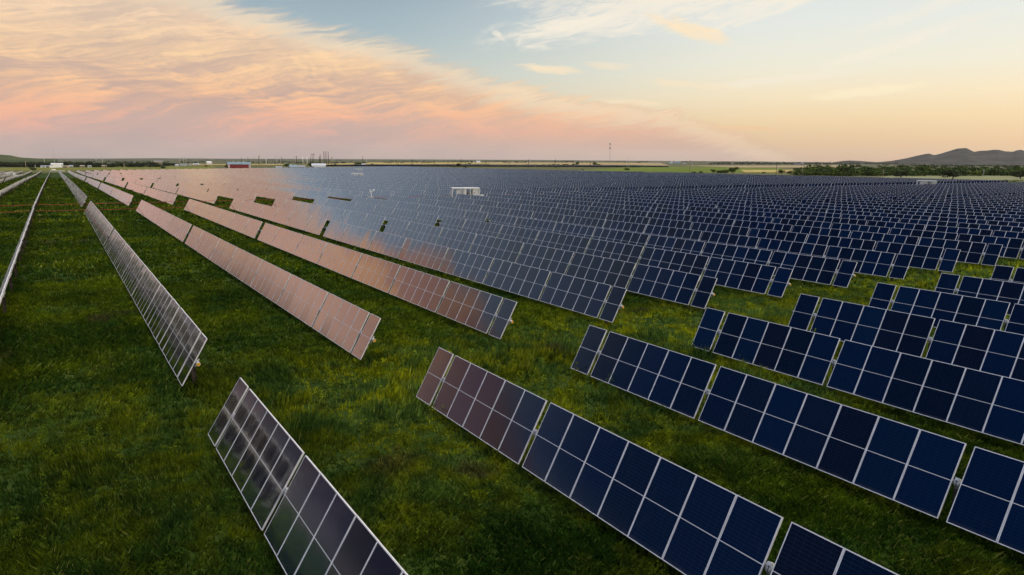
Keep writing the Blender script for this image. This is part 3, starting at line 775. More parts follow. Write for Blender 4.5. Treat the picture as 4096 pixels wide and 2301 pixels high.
tree('shrub', 2775, 694, 9, 'low wide bush, leftmost of the clump at the panel edge', 2.2, 'bush', 'bush')
tree('shrub', 2802, 693, 9, 'rounded low bush left of the big dark clump', 1.9, 'bush', 'bush')
tree('tree', 2853, 693, 14, 'dark tree at the left end of the big clump', 1.4)
tree('tree', 2882, 696, 14, 'middle tree of the big dark clump', 1.9)
tree('tree', 2932, 696, 25, 'tallest tree of the big dark clump, at its right end', 1.4)
tree('tree', 2905, 696, 16, 'lower tree pressed against the tallest of the dark clump', 1.5)
tree('shrub', 3055, 694, 7, 'small lone bush in the golden field beside the tall pole', 1.8, 'bush', 'bush')
tree('tree', 3126, 697, 16, 'pale-lit tree right behind the tall dark pole', 1.5)
tree('tree', 3158, 697, 13, 'tree with flat top second right of the tall dark pole', 1.6)
tree('dark', 3183, 681, 10, 'round dark tree alone in the golden field before the wood', 1.7)
for i, (px, py, h, w_) in enumerate([(3190, 702, 17, 1.7), (3228, 704, 14, 1.6), (3270, 705, 18, 1.5), (3310, 706, 15, 1.8), (3352, 707, 18, 1.6), (3398, 707, 16, 1.7)]):
    tree('tree', px, py, h, 'tree in the row at the wood edge, ' + beside(i, 'six'), w_, 'tree', 'tree', 'trees at the near edge of the wood')
tree('dark', 3604, 712, 27, 'dark green tree in front of the wood, below the mountain foot', 1.7)
tree('dark', 3811, 717, 38, 'largest round dark tree, in front of the wood under the peak', 1.75)
tree('dark', 4082, 716, 33, 'big dark tree cut by the right edge of the picture', 1.9)

# woods and far scrub that read as one mass
def wood(name, label, pts, mt, n_leaf, lumps, cat='wood'):
    """pts: list of x, y, z, height, width"""
    Q = []; T_ = []
    pro = [crown_arrays(np.random.default_rng(500+i), n_leaf, lumps, .075 if n_leaf < 200 else .05, .9, -.14) for i in range(8)]
    for (x, y, z, h, w_) in pts:
        q, tn = pro[random.randrange(8)]; a = random.random()*6.28; c, s_ = math.cos(a), math.sin(a)
        X = (q[..., 0]*c - q[..., 1]*s_)*w_ + x; Y = (q[..., 0]*s_ + q[..., 1]*c)*w_ + y
        Q.append(np.stack([X, Y, q[..., 2]*h + z], -1).reshape(-1, 3)); T_.append(np.clip(tn*(.35+1.1*random.random()), 0, 1))
    V_ = np.vstack(Q); struct(name, npmesh(name, V_, np.arange(len(V_)).reshape(-1, 4), [mt], tone=np.concatenate(T_)), 'stuff', label, cat)
P = []
for i in range(400):                              # the wood on the right
    px = random.uniform(3190, 4350); t_ = random.random()
    front = np.interp(px, [3190, 3400, 3600, 4350], [703, 705, 705, 706]); back = np.interp(px, [3190, 3300, 3450, 3700, 4350], [690, 672, 664, 662, 664])
    py = front + (back-front)*t_**1.15
    x, y, z = at(px, py); P.append((x, y, z, random.uniform(3.8, 8) + (4 if random.random() < .12 else 0), random.uniform(7, 15)))
wood('wood', 'dark green wood spreading behind the panels at the right, below the mountain', P, M_LEAF, 260, 9)
P = []
for i in range(170):                              # belt on the left
    px = random.uniform(-150, 700); py = random.uniform(662, 669.5) if px < 330 else random.uniform(660, 667)
    x, y, z = at(px, py); k = 1.15 if px < 330 else .7
    P.append((x, y, z, random.uniform(6, 11)*k, random.uniform(9, 16)))
for i in range(60):
    px = random.choice([random.gauss(560, 40), random.gauss(80, 60), random.gauss(350, 30)]); x, y, z = at(px, 669); P.append((x, y, z, random.uniform(6, 12), random.uniform(10, 15)))
for i in range(40):
    px = random.uniform(215, 470); x, y, z = at(px, random.uniform(668.5, 669.8)); P.append((x, y, z, random.uniform(3.5, 6.5), random.uniform(7, 12)))
wood('tree_belt', 'dark belt of trees around the white buildings at the far left', P, M_LEAFD, 240, 9)
P = []
def belt(x0, x1, y0, y1, n, h0, h1, w0=1.3, w1=2.6, clump=None):
    for i in range(n):
        px = random.uniform(x0, x1); py = random.uniform(y0, y1)
        if clump and vnoise(np.array([px]), np.array([py*8.]), clump, 77)[0] < .45: continue
        x, y, z = at(px, py); d = depth_of(x, y, z); h = random.uniform(h0, h1)*d/F_PX; P.append((x, y, z, h, h*random.uniform(w0, w1)))
belt(300, 1200, 648, 657, 330, 3.5, 6.5, clump=.02); belt(-150, 350, 652, 661, 170, 4, 8)
belt(1180, 1780, 650.5, 655, 230, 3, 5.5, clump=.02); belt(1550, 2560, 644.5, 647.5, 260, 2, 3.6, 1.5, 4, .015)
belt(2000, 3060, 648, 652, 260, 3, 5.5, clump=.02); belt(2840, 3700, 653.5, 658.5, 420, 5, 8.5); belt(3600, 4300, 664.5, 667, 200, 5, 8)
belt(-150, 1600, 640, 648, 260, 1.5, 3, 2, 5, .012); belt(3500, 4300, 660, 662.5, 150, 3, 5)
belt(0, 4096, 641, 650, 200, 1.2, 2.5, 2, 6, .012)
wood('far_scrub', 'dark lines of scrub and trees across the distant plain under the horizon', P, M_LEAFF, 60, 6, 'scrub')

# ------------------------------------------------------------------ mountain and low hill
def ridge(name, prof, d0, depth, mat_, seed, lift=0.):
    """prof: (px, py of the skyline); a range of real depth standing d0 metres off"""
    px = np.array([p[0] for p in prof], float); py = np.array([p[1] for p in prof], float)
    nx, ny = 260, 46; V_ = []
    X = np.linspace(px[0], px[-1], nx)
    for j in range(ny):
        q = j/(ny-1)*2 - 1
        for i in range(nx):
            d = ray(X[i], 640); d = d/np.hypot(d[0], d[1]); rr = d0 + q*depth
            x, y = d[0]*rr, d[1]*rr
            dd = ray(X[i], float(np.interp(X[i], px, py))); top = HC + dd[2]/np.hypot(dd[0], dd[1])*d0
            g = gz(x, y); n_ = vnoise(np.array([x]), np.array([y]), 1/420., seed)[0]*.6 + vnoise(np.array([x]), np.array([y]), 1/150., seed+1)[0]*.28 + vnoise(np.array([x]), np.array([y]), 1/55., seed+2)[0]*.12
            s = max(0., 1 - abs(q))**.8; s = s*(1 - .55*(1-s)*n_*1.6)
            z = g - 3 + (top - g + 3)*max(s, 0) + (n_-.5)*(top-g)*.34*(1 if abs(q) > .03 else .2)*min(1, (1-abs(q))*4)
            V_.append((x, y, z))
    F_ = np.array([[j*nx+i, j*nx+i+1, (j+1)*nx+i+1, (j+1)*nx+i] for j in range(ny-1) for i in range(nx-1)])
    struct(name, npmesh(name, np.array(V_), F_, [mat_], smooth=True))
def mount_mat(name, a, b, c):
    m = bpy.data.materials.new(name); m.use_nodes = True; t = NT(m.node_tree)
    P_ = t.n('ShaderNodeNewGeometry').outputs['Position']; n1 = t.noise(P_, .006, 6, .65); n2 = t.noise(P_, .03, 5, .7); n3 = t.noise(P_, .09, 4, .75)
    cc = t.mix(t.step(n1, .4, .62), a, b); cc = t.mix(t.step(n2, .48, .64)*.8, cc, c); cc = t.mix(t.step(n3, .45, .7)*.5, cc, (.03, .035, .025))
    bb = t.n('ShaderNodeBsdfPrincipled'); t.put(bb.inputs['Base Color'], cc); bb.inputs['Roughness'].default_value = 1; bb.inputs['Specular IOR Level'].default_value = 0
    bp = t.n('ShaderNodeBump'); bp.inputs['Strength'].default_value = 1; bp.inputs['Distance'].default_value = 12
    t.put(bp.inputs['Height'], n2); t.t.links.new(bp.outputs[0], bb.inputs['Normal'])
    o = t.n('ShaderNodeOutputMaterial'); t.t.links.new(bb.outputs[0], o.inputs[0]); return m
M_MT = mount_mat('mountain_rock', (.060, .060, .056), (.105, .096, .092), (.034, .044, .028))
M_HILL = mount_mat('hill_scrub', (.07, .09, .04), (.11, .12, .06), (.05, .065, .03))
ridge('mountain', [(3420, 656), (3470, 652), (3520, 648), (3570, 643), (3620, 634), (3665, 623), (3700, 615.5), (3712, 614), (3735, 620.5), (3760, 615), (3790, 607), (3825, 596), (3857, 592), (3868, 595), (3885, 604), (3895, 607), (3915, 603), (3945, 602), (3970, 598.5), (3990, 599), (4015, 605), (4050, 607), (4062, 602), (4080, 600), (4096, 605), (4150, 604), (4220, 612), (4300, 625), (4400, 640)], 7600, 1500, M_MT, 11)
ridge('hill_left', [(-400, 628), (-150, 620), (-40, 618), (10, 618), (45, 621), (75, 628), (100, 631), (160, 634), (230, 636)], 3600, 500, M_HILL, 21)
ridge('hill_low', [(3330, 650), (3370, 644), (3400, 642), (3440, 643.5), (3470, 646), (3520, 650)], 6500, 500, M_MT, 31)
ridge('horizon_plateau', [(-300, 636), (0, 634), (400, 634.5), (620, 633), (900, 635), (1300, 636.5), (1700, 638), (2100, 640), (2500, 643), (3000, 646), (3300, 649)], 11500, 1500, mount_mat('plateau', (.11, .12, .075), (.16, .15, .10), (.07, .08, .05)), 41)

# ------------------------------------------------------------------ buildings
def place(px, depth):                                  # origin, and the local turn that faces the camera
    x, y, z = at_depth(px, depth); return (x, y, z), -math.atan2(x, y)
def gable(name, label, px, depth, wd, dp, eave, rise, wall, roof, turn=0., extra=None, cat='building', group=None, trim=None):
    loc, a = place(px, depth); root = thing(name, label, cat, loc, (0, 0, a+turn), group)
    mb = MB(); hx, hy = wd/2, dp/2
    mb.box((0, 0, eave/2-.6), (wd, dp, eave+1.2), wall)
    for s in (-1, 1):
        pts = [(s*hx, -hy, eave), (s*hx, hy, eave), (s*hx, 0, eave+rise)]
        mb.face(pts if s > 0 else pts[::-1], wall)
    link('wall', mb.mesh('wall'), root)
    mb = MB(); o_ = .35
    for s in (-1, 1):
        e = Vector((0, s*(hy+o_), eave-o_*rise/hy)); r_ = Vector((0, 0, eave+rise+.03)); th = Vector((0, 0, .12))
        q = [(-hx-o_, e.y, e.z+.05), (hx+o_, e.y, e.z+.05), (hx+o_, 0, r_.z), (-hx-o_, 0, r_.z)]
        up = [(p[0], p[1], p[2]+.12) for p in q]
        mb.face(up if s < 0 else up[::-1], roof); mb.face(q[::-1] if s < 0 else q, roof); mb.face([q[0], q[1], up[1], up[0]], trim or roof)
        for k in (0, 1): mb.face([q[k], up[k], up[3-k], q[3-k]], trim or roof)
    rf = link('roof', mb.mesh('roof'), root)
    if extra: extra(root, rf)
    return root
def win(root, x, y, z, w_, h, name='window', m=None):
    mb = MB(); mb.box((x, y, z), (w_, .08, h), m or M_GLASSW); link(name, mb.mesh(name), root)
def barn_x(root, rf):
    for s in (-1, 1):
        for j in (0, 1):
            mb = MB(); mb.box((s*(11.9-j*1.3), -4.6, 3.0), (.55, .12, 6.2), M_WHITE); link('corner_trim', mb.mesh('corner_trim'), root)
    for x in (-5.5, 0, 5.5):
        mb = MB(); mb.tube((x, 0, 8.2), (x, 0, 8.95), .5, .5, M_WHITE, 10); mb.tube((x, 0, 8.95), (x, 0, 9.3), .62, .1, M_WHITE, 10); link('roof_vent', mb.mesh('roof_vent'), rf)
    mb = MB(); mb.box((-12.35, -1.0, 1.6), (.1, 3.0, 3.2), M_WHITE); link('door', mb.mesh('door'), root)
    mb = MB(); mb.box((0, -4.72, 5.85), (25, .12, .22), M_WHITE); link('eave_trim', mb.mesh('eave_trim'), root)
gable('barn', 'long red barn with blue grey metal roof and white corner trim behind the panels', 984, 840, 25.0, 9.0, 6.0, 2.4, M_BARN, M_ROOF, .12, barn_x)
def shed_x(root, rf):
    mb = MB(); mb.box((-6.6, -4.05, 1.5), (2.4, .1, 2.6), M_DARK); link('open_bay', mb.mesh('open_bay'), root)
gable('shed', 'long white shed with pale metal roof and dark open bay, right of the barn', 1294, 850, 15.5, 8, 3.9, 2.2, M_WHITE, M_ROOFL, 0, shed_x)
def canopy():
    loc, a = place(1394, 865); root = thing('canopy', 'long low dark canopy roof behind the far blue panels', 'canopy', loc, (0, 0, a))
    mb = MB(); mb.box((0, 0, 3.3), (18, 5, .3), M_DARK); link('roof', mb.mesh('roof'), root)
    for x in (-8.5, -3, 3, 8.5):
        for y in (-2.2, 2.2):
            mb = MB(); mb.tube((x, y, -.5), (x, y, 3.2), .09, .09, M_POST, 6); link('post', mb.mesh('post'), root)
canopy()
def house_x(wd, dp):
    def f(root, rf):
        win(root, -wd*.25, -dp/2-.04, 1.5, 1.3, 1.1); win(root, wd*.22, -dp/2-.04, 1.5, 1.3, 1.1); win(root, 0, -dp/2-.04, 1.0, .95, 2.0, 'door', M_DARK)
    return f
gable('house', 'small house with bluish hip roof among dark trees, right of the barn', 1194, 850, 9, 7, 2.5, 2.3, M_TAN, M_ROOF, .2, house_x(9, 7))
gable('house', 'low white-roofed outbuilding under the round tree, right of the barn', 1139, 880, 7, 5, 1.8, .8, M_WHITE, M_ROOFL, 0)
gable('house', 'small white house with pale roof between dark trees, right of the canopy', 1462, 1150, 11, 6, 2.2, 1.2, M_WHITE, M_ROOFL, .15, house_x(11, 6))
gable('house', 'tan gabled cottage almost hidden right of the white shed', 1228, 900, 8, 6, 2.0, 1.2, M_TAN, M_ROOFL, -.2)
# far left, around the belt of trees
def ext_big(root, rf):
    for x in (-10, -2, 6): win(root, x, -6.05, 2.2, 3, 3, 'door', M_GREYP)
gable('warehouse', 'large white warehouse among the trees at the far left', 278, 1120, 15.5, 11, 5.8, .9, M_WHITE, M_WHITE, .1, lambda r_, f_: win(r_, 6.2, -5.55, 3.6, 2, 3, 'door', M_BLUEW))
gable('house', 'white lean-to building at the left end of the large white warehouse', 256, 1090, 4.2, 5, 3.2, .6, M_WHITE, M_ROOFL, 0)
LH = [(225, 1130, 9, 'white flat-roofed house left of the large white warehouse'), (242, 1140, 8, 'tan low house touching the trees left of the warehouse'), (312, 1100, 10, 'tan long house just right of the large white warehouse'), (332, 1130, 8, 'tan gabled house second right of the large white warehouse'),
      (358, 1150, 9, 'white gabled house third right of the large white warehouse'), (376, 1120, 8, 'pinkish tan house fourth right of the large white warehouse'), (395, 1160, 10, 'pale house at the left foot of the first white utility pole'), (404, 1110, 6, 'small pale shed beside the first white utility pole'),
      (464, 1120, 13, 'long tan house left of the rounded dark tree mass'), (480, 1140, 8, 'pale blue house beside the rounded dark tree mass'), (640, 1120, 9, 'tan house among trees right of the dark tree mass'), (668, 1160, 17, 'long pale roofed house below the twin utility poles'),
      (742, 1200, 6, 'small white house by the pair of thin utility poles'), (765, 1210, 12, 'grey blue house right of the pair of thin utility poles'), (788, 1260, 12, 'upper grey blue house near the yellow field end'), (818, 1320, 14, 'grey pale-roofed house left of the bright white shed')]
for i, (px, dp_, wd, lab) in enumerate(LH):
    wl = (M_WHITE, M_TAN, M_BLUEW)[2 if 'blue' in lab else (1 if 'tan' in lab else 0)]
    gable('house', lab, px, dp_, wd*.72, 5, 2.0, 1.1, wl, (M_ROOFL, M_GREYP, M_TAN)[i % 3], random.uniform(-.4, .4), house_x(wd*.72, 5), group='houses of the far left village')
gable('shed', 'bright white metal shed alone above the yellow field', 869, 1500, 9, 7, 3.6, 1.6, M_WHITE, M_WHITE, .1)
gable('warehouse', 'pale pinkish long building on the slope above the left tree belt', 668, 1900, 26, 10, 4.5, 1.0, M_TAN, M_ROOFL, .1)
# farm and plant further off
gable('barn', 'small white farm building in the golden field, centre distance', 1913, 2300, 13, 9, 4.2, 2.5, M_WHITE, M_ROOFL, .1)
gable('house', 'long low white house left of the small white farm building', 1889, 2400, 14, 8, 2.6, 1.4, M_WHITE, M_ROOFL, 0)
gable('factory_hall', 'pale blue and white factory hall, long, at centre right distance', 2684, 3000, 26, 14, 8, 1.4, M_BLUEW, M_ROOFL, .05)
gable('factory_hall', 'white taller block at the left of the long pale factory hall', 2662, 2950, 9, 9, 9, .8, M_WHITE, M_ROOFL, 0)
gable('factory_hall', 'low pale annex at the left foot of the factory', 2656, 2900, 12, 8, 3.5, .6, M_BLUEW, M_BLUEW, 0)
gable('shed', 'low white shed at the right end of the pale factory', 2712, 3000, 14, 8, 3.2, .8, M_WHITE, M_ROOFL, 0)
gable('grain_store', 'grey square block left of the wood, in front of the far trees', 3170, 2300, 9, 9, 7.2, 1.4, M_GREYP, M_ROOFL, 0)
gable('grain_store', 'long low grey hall left of the grey square block', 3149, 2350, 18, 9, 4.2, 1.0, M_GREYP, M_ROOFL, 0)

# ------------------------------------------------------------------ poles and masts
def pole(px, top, base, label, m=M_WOOD, rad=.16, kind='T', depth=None, name='utility_pole', wide=2.2, group='utility poles on the plain'):
    x, y, z = outside(px, base); d = depth_of(x, y, z); h = height_to(px, top, x, y, z)
    rad = max(rad, (1.5 if 'three tall' in label else 1.0)*d/F_PX)
    root = thing(name, label, 'utility pole', (x, y, z), (0, 0, -math.atan2(x, y) + .3), group)
    mb = MB(); mb.tube((0, 0, -.5), (0, 0, h), rad, rad*.7, m, 8); link('shaft', mb.mesh('shaft'), root)
    if kind in 'TD':
        for k in range(1 if kind == 'T' else 2):
            mb = MB(); zz = h - .5 - k*1.6; mb.box((0, -rad, zz), (wide, rad*.8, rad*1.1), m)
            for s in (-.45, -.15, .45): mb.tube((s*wide, -rad, zz), (s*wide, -rad, zz+.35), rad*.4, rad*.25, M_DARK, 6)
            link('crossarm', mb.mesh('crossarm'), root)
    elif kind == 'F':
        mb = MB(); mb.box((.9, 0, h-1.0), (1.7, .04, 1.1), mat('flag_cloth', (.5, .16, .2), .8)); link('flag', mb.mesh('flag'), root)
    else:
        mb = MB(); mb.tube((0, 0, h), (0, 0, h+.3), rad*.9, rad*.4, M_DARK, 8); link('cap', mb.mesh('cap'), root)
    return root
PL = [(104, 645, 672, 'brown wooden utility pole with crossarm before the left trees', M_WOODP, 'T'), (142, 659, 678, 'thin short pole right of the round bush at the far left', M_STEELP, 'C'),
      (178, 624, 656, 'pale utility pole rising from the left tree belt', M_STEELP, 'C'), (386, 627, 664, 'pale utility pole left of a taller thin twin, far left village', M_STEELP, 'T'),
      (411, 626, 664, 'tall thin pale utility pole, right one of the village pair', M_STEELP, 'T'), (426, 660, 681, 'short greenish post in the yellow grass strip', M_WOODP, 'C'),
      (498, 652, 681, 'orange-brown pole standing at the far ends of the panel rows', M_WOODP, 'C'), (720, 628, 657, 'leftmost of the three poles above the yellow strip', M_STEELP, 'T'),
      (734, 625, 662, 'tallest middle one of the three poles above the yellow strip', M_STEELP, 'C'), (744, 626, 657, 'rightmost of the three poles above the yellow strip', M_STEELP, 'C'),
      (912, 646, 657, 'short pole in the trees left of the red barn', M_WOOD, 'C'), (966, 632, 654, 'thin pole behind the left half of the barn roof', M_WOOD, 'C'), (993, 630, 654, 'thin pole behind the middle of the barn roof', M_WOOD, 'T'),
      (1018, 625, 654, 'taller pole above the right half of the barn roof', M_WOODP, 'C'), (1036, 625, 656, 'pole just beyond the right end of the barn', M_WOOD, 'T'), (1040, 620, 663, 'tall pale pole beside the right end of the barn', M_WOODP, 'C'),
      (1065, 636, 660, 'bright white pole right of the barn', M_WHITE, 'C'), (1107, 626, 658, 'pale double-armed pole at the substation', M_STEELP, 'D'), (1123, 630, 656, 'grey pole just right of the double-armed pole', M_STEELP, 'T'),
      (1128, 629, 656, 'dark thin pole second right of the double-armed pole', M_WOOD, 'C'), (1181, 627, 655, 'pole above the small blue-roofed house', M_STEELP, 'T'), (1187, 625, 655, 'dark crossarmed pole above the small blue-roofed house', M_WOOD, 'D'),
      (1212, 626, 658, 'pale plain pole, left of two white ones before the shed', M_WHITE, 'C'), (1229, 627, 659, 'pale plain pole, right of two white ones before the shed', M_WHITE, 'C'),
      (1243, 626, 655, 'thin dark pole left of the H-frame', M_WOOD, 'C'), (1278, 626, 656, 'short dark pole left of the three tall dark poles', M_WOOD, 'C'), (1282, 619, 656, 'dark pole immediately left of the three tall dark poles', M_WOOD, 'C'),
      (1297, 607, 657, 'left one of the three tall dark poles', M_WOOD, 'C'), (1305, 607, 657, 'middle one of the three tall dark poles', M_WOOD, 'C'), (1314, 607, 657, 'right one of the three tall dark poles', M_WOOD, 'C'),
      (1328, 628, 662, 'pale brown pole right of the three tall dark poles', M_WOODP, 'D'), (1452, 625, 661, 'dark pole above the small white house', M_WOOD, 'C'), (1466, 632, 657, 'thin pale pole right of the pole above the white house', M_STEELP, 'C'),
      (1440, 648, 662, 'short thin pole left of the small white house', M_WOODP, 'C'), (1564, 644, 661, 'short thin pole at the left of the golden field', M_WOOD, 'C'), (1645, 638, 661, 'left one of the close pair of dark poles in the golden field', M_WOOD, 'C'), (1651, 638, 661, 'right one of the close pair of dark poles in the golden field', M_WOOD, 'C'),
      (1686, 631, 659, 'tall grey pole in the golden field', M_STEELP, 'C'), (1737, 639, 662, 'dark pole right of the tall grey pole', M_WOOD, 'C'), (1792, 647, 662, 'short dark pole between two taller ones, golden field', M_WOOD, 'T'),
      (1842, 637, 661, 'left one of two poles beside the pointed cedar', M_WOOD, 'C'), (1848, 637, 661, 'right one of two poles beside the pointed cedar', M_WOOD, 'C'), (1862, 650, 662, 'short pole right of the pointed cedar', M_WOOD, 'T'), (1943, 648, 663, 'short dark pole right of the white farm building', M_WOOD, 'T'),
      (2033, 650, 667, 'short dark pole at the left of the distant dark panels', M_WOOD, 'T'), (2114, 637, 672, 'tall dark pole at the near edge of the distant panels', M_WOOD, 'C'), (2120, 637, 662, 'thin pole right behind the tall dark one', M_STEELP, 'C'),
      (2140, 656, 671, 'short pale post right of the tall dark pole', M_WOODP, 'C'), (2221, 636, 661, 'dark pole of the pair left of the tall round field tree', M_WOOD, 'C'), (2239, 636, 661, 'pale pole of the pair left of the tall round field tree', M_STEELP, 'C'), (2292, 640, 660, 'thin dark pole touching the tall round field tree', M_WOOD, 'C'),
      (2361, 648, 664, 'short dark pole left of the rounded field tree', M_WOOD, 'C'), (2507, 637, 679, 'pale pole at the lone dark bush in the green field', M_STEELP, 'C'), (2515, 645, 672, 'thinner pole right of the one at the lone bush', M_STEELP, 'C'), (2612, 636, 656, 'thin pole left of the pale factory', M_STEELP, 'C'),
      (2758, 642, 688, 'brown pole at the near edge of the bright green field', M_WOODP, 'T'), (2767, 643, 684, 'thin pale pole behind the brown one in the green field', M_STEELP, 'C'), (3104, 649, 701, 'tall dark pole standing at the panel edge left of the wood', M_WOOD, 'C'), (3110, 663, 699, 'thin pale pole just right of the tall dark one', M_STEELP, 'C'),
      (3207, 676, 703, 'pale wooden pole in front of the wood edge trees', M_WOODP, 'T'), (3532, 678, 706, 'pale pole with small crossarm in front of the wood', M_WOODP, 'T'), (3577, 641, 690, 'left slim dark pole rising above the wood by the mountain foot', M_WOOD, 'C'), (3585, 641, 690, 'right slim dark pole rising above the wood by the mountain foot', M_WOOD, 'C'),
      (3933, 677, 707, 'thin pale pole right of the largest round tree', M_STEELP, 'C')]
for p in PL: pole(p[0], p[1], p[2], p[3], p[4], .14, p[5])
pole(848, 650, 674, 'flagpole with a small reddish flag behind the panels left of the barn', M_STEELP, .1, 'F', name='flagpole', group=None)
def hframe():
    x, y, z = outside(1253, 656); d = depth_of(x, y, z); h = height_to(1253, 614, x, y, z); w_ = 6.5*d/F_PX
    root = thing('transmission_frame', 'H-shaped wooden power line frame with crossarm left of three tall poles', 'power line frame', (x, y, z), (0, 0, -math.atan2(x, y)))
    r_ = max(.2, .9*d/F_PX)
    for s in (-1, 1): mb = MB(); mb.tube((s*w_/2, 0, -.5), (s*w_/2, 0, h), r_, r_*.8, M_WOOD, 8); link('leg', mb.mesh('leg'), root)
    mb = MB(); mb.box((0, -r_, h*.89), (w_*2.5, r_, r_*1.2), M_WOOD); link('crossarm', mb.mesh('crossarm'), root)
hframe()
def mast(px, top, base, label, knobs):
    x, y, z = outside(px, base); d = depth_of(x, y, z); h = height_to(px, top, x, y, z); w_ = max(.9, 1.0*d/F_PX)
    root = thing('lattice_mast', label, 'mast', (x, y, z), (0, 0, .4)); mb = MB(); n = 26; r_ = max(.05, .3*d/F_PX)
    cs = [(w_*.5*math.cos(k*2.094), w_*.5*math.sin(k*2.094)) for k in range(3)]
    for c in cs: mb.tube((c[0], c[1], -1), (c[0]*.6, c[1]*.6, h), r_, r_, M_STEELP, 5)
    for i in range(n):
        z0, z1 = h*i/n, h*(i+1)/n; f0, f1 = 1-.4*i/n, 1-.4*(i+1)/n
        for k in range(3):
            a, b = cs[k], cs[(k+1) % 3]; mb.tube((a[0]*f0, a[1]*f0, z0), (b[0]*f1, b[1]*f1, z1), r_*.5, r_*.5, M_STEELP, 4, False)
    link('lattice', mb.mesh('lattice'), root)
    for zf, k in knobs:
        mb = MB(); mb.tube((0, 0, h*zf), (0, 0, h*zf+k*1.2), k, k, M_GREYP, 10)
        for j in range(3): mb.box((k*1.1*math.cos(j*2.1), k*1.1*math.sin(j*2.1), h*zf+k*.5), (k*.5, k*.5, k*1.3), M_WHITE)
        link('antenna_ring', mb.mesh('antenna_ring'), root)
mast(219, 590, 655, 'tall lattice mast with antennas above the left tree belt', [(.95, 1.2)])
mast(2439, 577, 656, 'tallest thin lattice mast on the horizon, centre right', [(.77, 3.2), (.98, 3.2)])
# substation: bus frames and boxes
def substation():
    x, y, z = at(1115, 657.5); root = thing('substation', 'grey electrical substation with small frames and boxes right of the barn', 'substation', (x, y, z), (0, 0, -math.atan2(x, y)))
    d = depth_of(x, y, z); u = d/F_PX
    for i in range(7):
        mb = MB(); xx = (-42+i*13)*u; hh = random.uniform(9, 15)*u
        for s in (-2.5, 2.5): mb.tube((xx+s*u, 0, 0), (xx+s*u, 0, hh), .4*u, .3*u, M_STEELP, 5)
        mb.box((xx, 0, hh), (6.5*u, .6*u, .6*u), M_STEELP); link('bus_frame', mb.mesh('bus_frame'), root)
    for i in range(8):
        mb = MB(); mb.box((random.uniform(-45, 45)*u, -4*u, 1.2*u), (random.uniform(4, 8)*u, 3*u, random.uniform(2.4, 4)*u), random.choice([M_STEELP, M_WHITE, M_GREYP])); link('transformer', mb.mesh('transformer'), root)
substation()

# distant second solar field
def distant_field():
    sub = MB()
    for k in range(7):
        t_ = k/6; pa, pb = (1240+30*k, 659.5+ t_*1.5), (2700-25*k, 669.5 - 5.5*t_)
        a = at(pa[0], 667.5 - t_*4.5); b = at(pb[0] if k else 2560, 670.8 - t_*5.5)
        n = 150
        for i in range(n):
            s = (i+.5)/n; x = a[0]+(b[0]-a[0])*s; y = a[1]+(b[1]-a[1])*s; L = math.hypot(b[0]-a[0], b[1]-a[1])/n*.92
            dx_, dy_ = (b[0]-a[0]), (b[1]-a[1]); q = math.hypot(dx_, dy_); dx_, dy_ = dx_/q, dy_/q; nx_, ny_ = -dy_, dx_
            g = gz(x, y); h = 2.3
            P4 = [(x-dx_*L/2-nx_*-.6, y-dy_*L/2-ny_*-.6, g+.4), (x+dx_*L/2-nx_*-.6, y+dy_*L/2-ny_*-.6, g+.4), (x+dx_*L/2+nx_*.6, y+dy_*L/2+ny_*.6, g+h), (x-dx_*L/2+nx_*.6, y-dy_*L/2+ny_*.6, g+h)]
            sub.face([P4[0], P4[1], P4[2], P4[3]], M_GLASS, [(0, 0), (.99, 0), (.99, .48), (0, .48)], random.random())
            sub.box(((P4[2][0]+P4[3][0])/2, (P4[2][1]+P4[3][1])/2, g+h+.06), (L*.3, L*.3, .08), M_FRAME)
    struct('distant_solar_field', sub.mesh('distant_solar_field'), 'stuff', 'thin dark strip of another solar field far across the plain', 'solar panels')
distant_field()

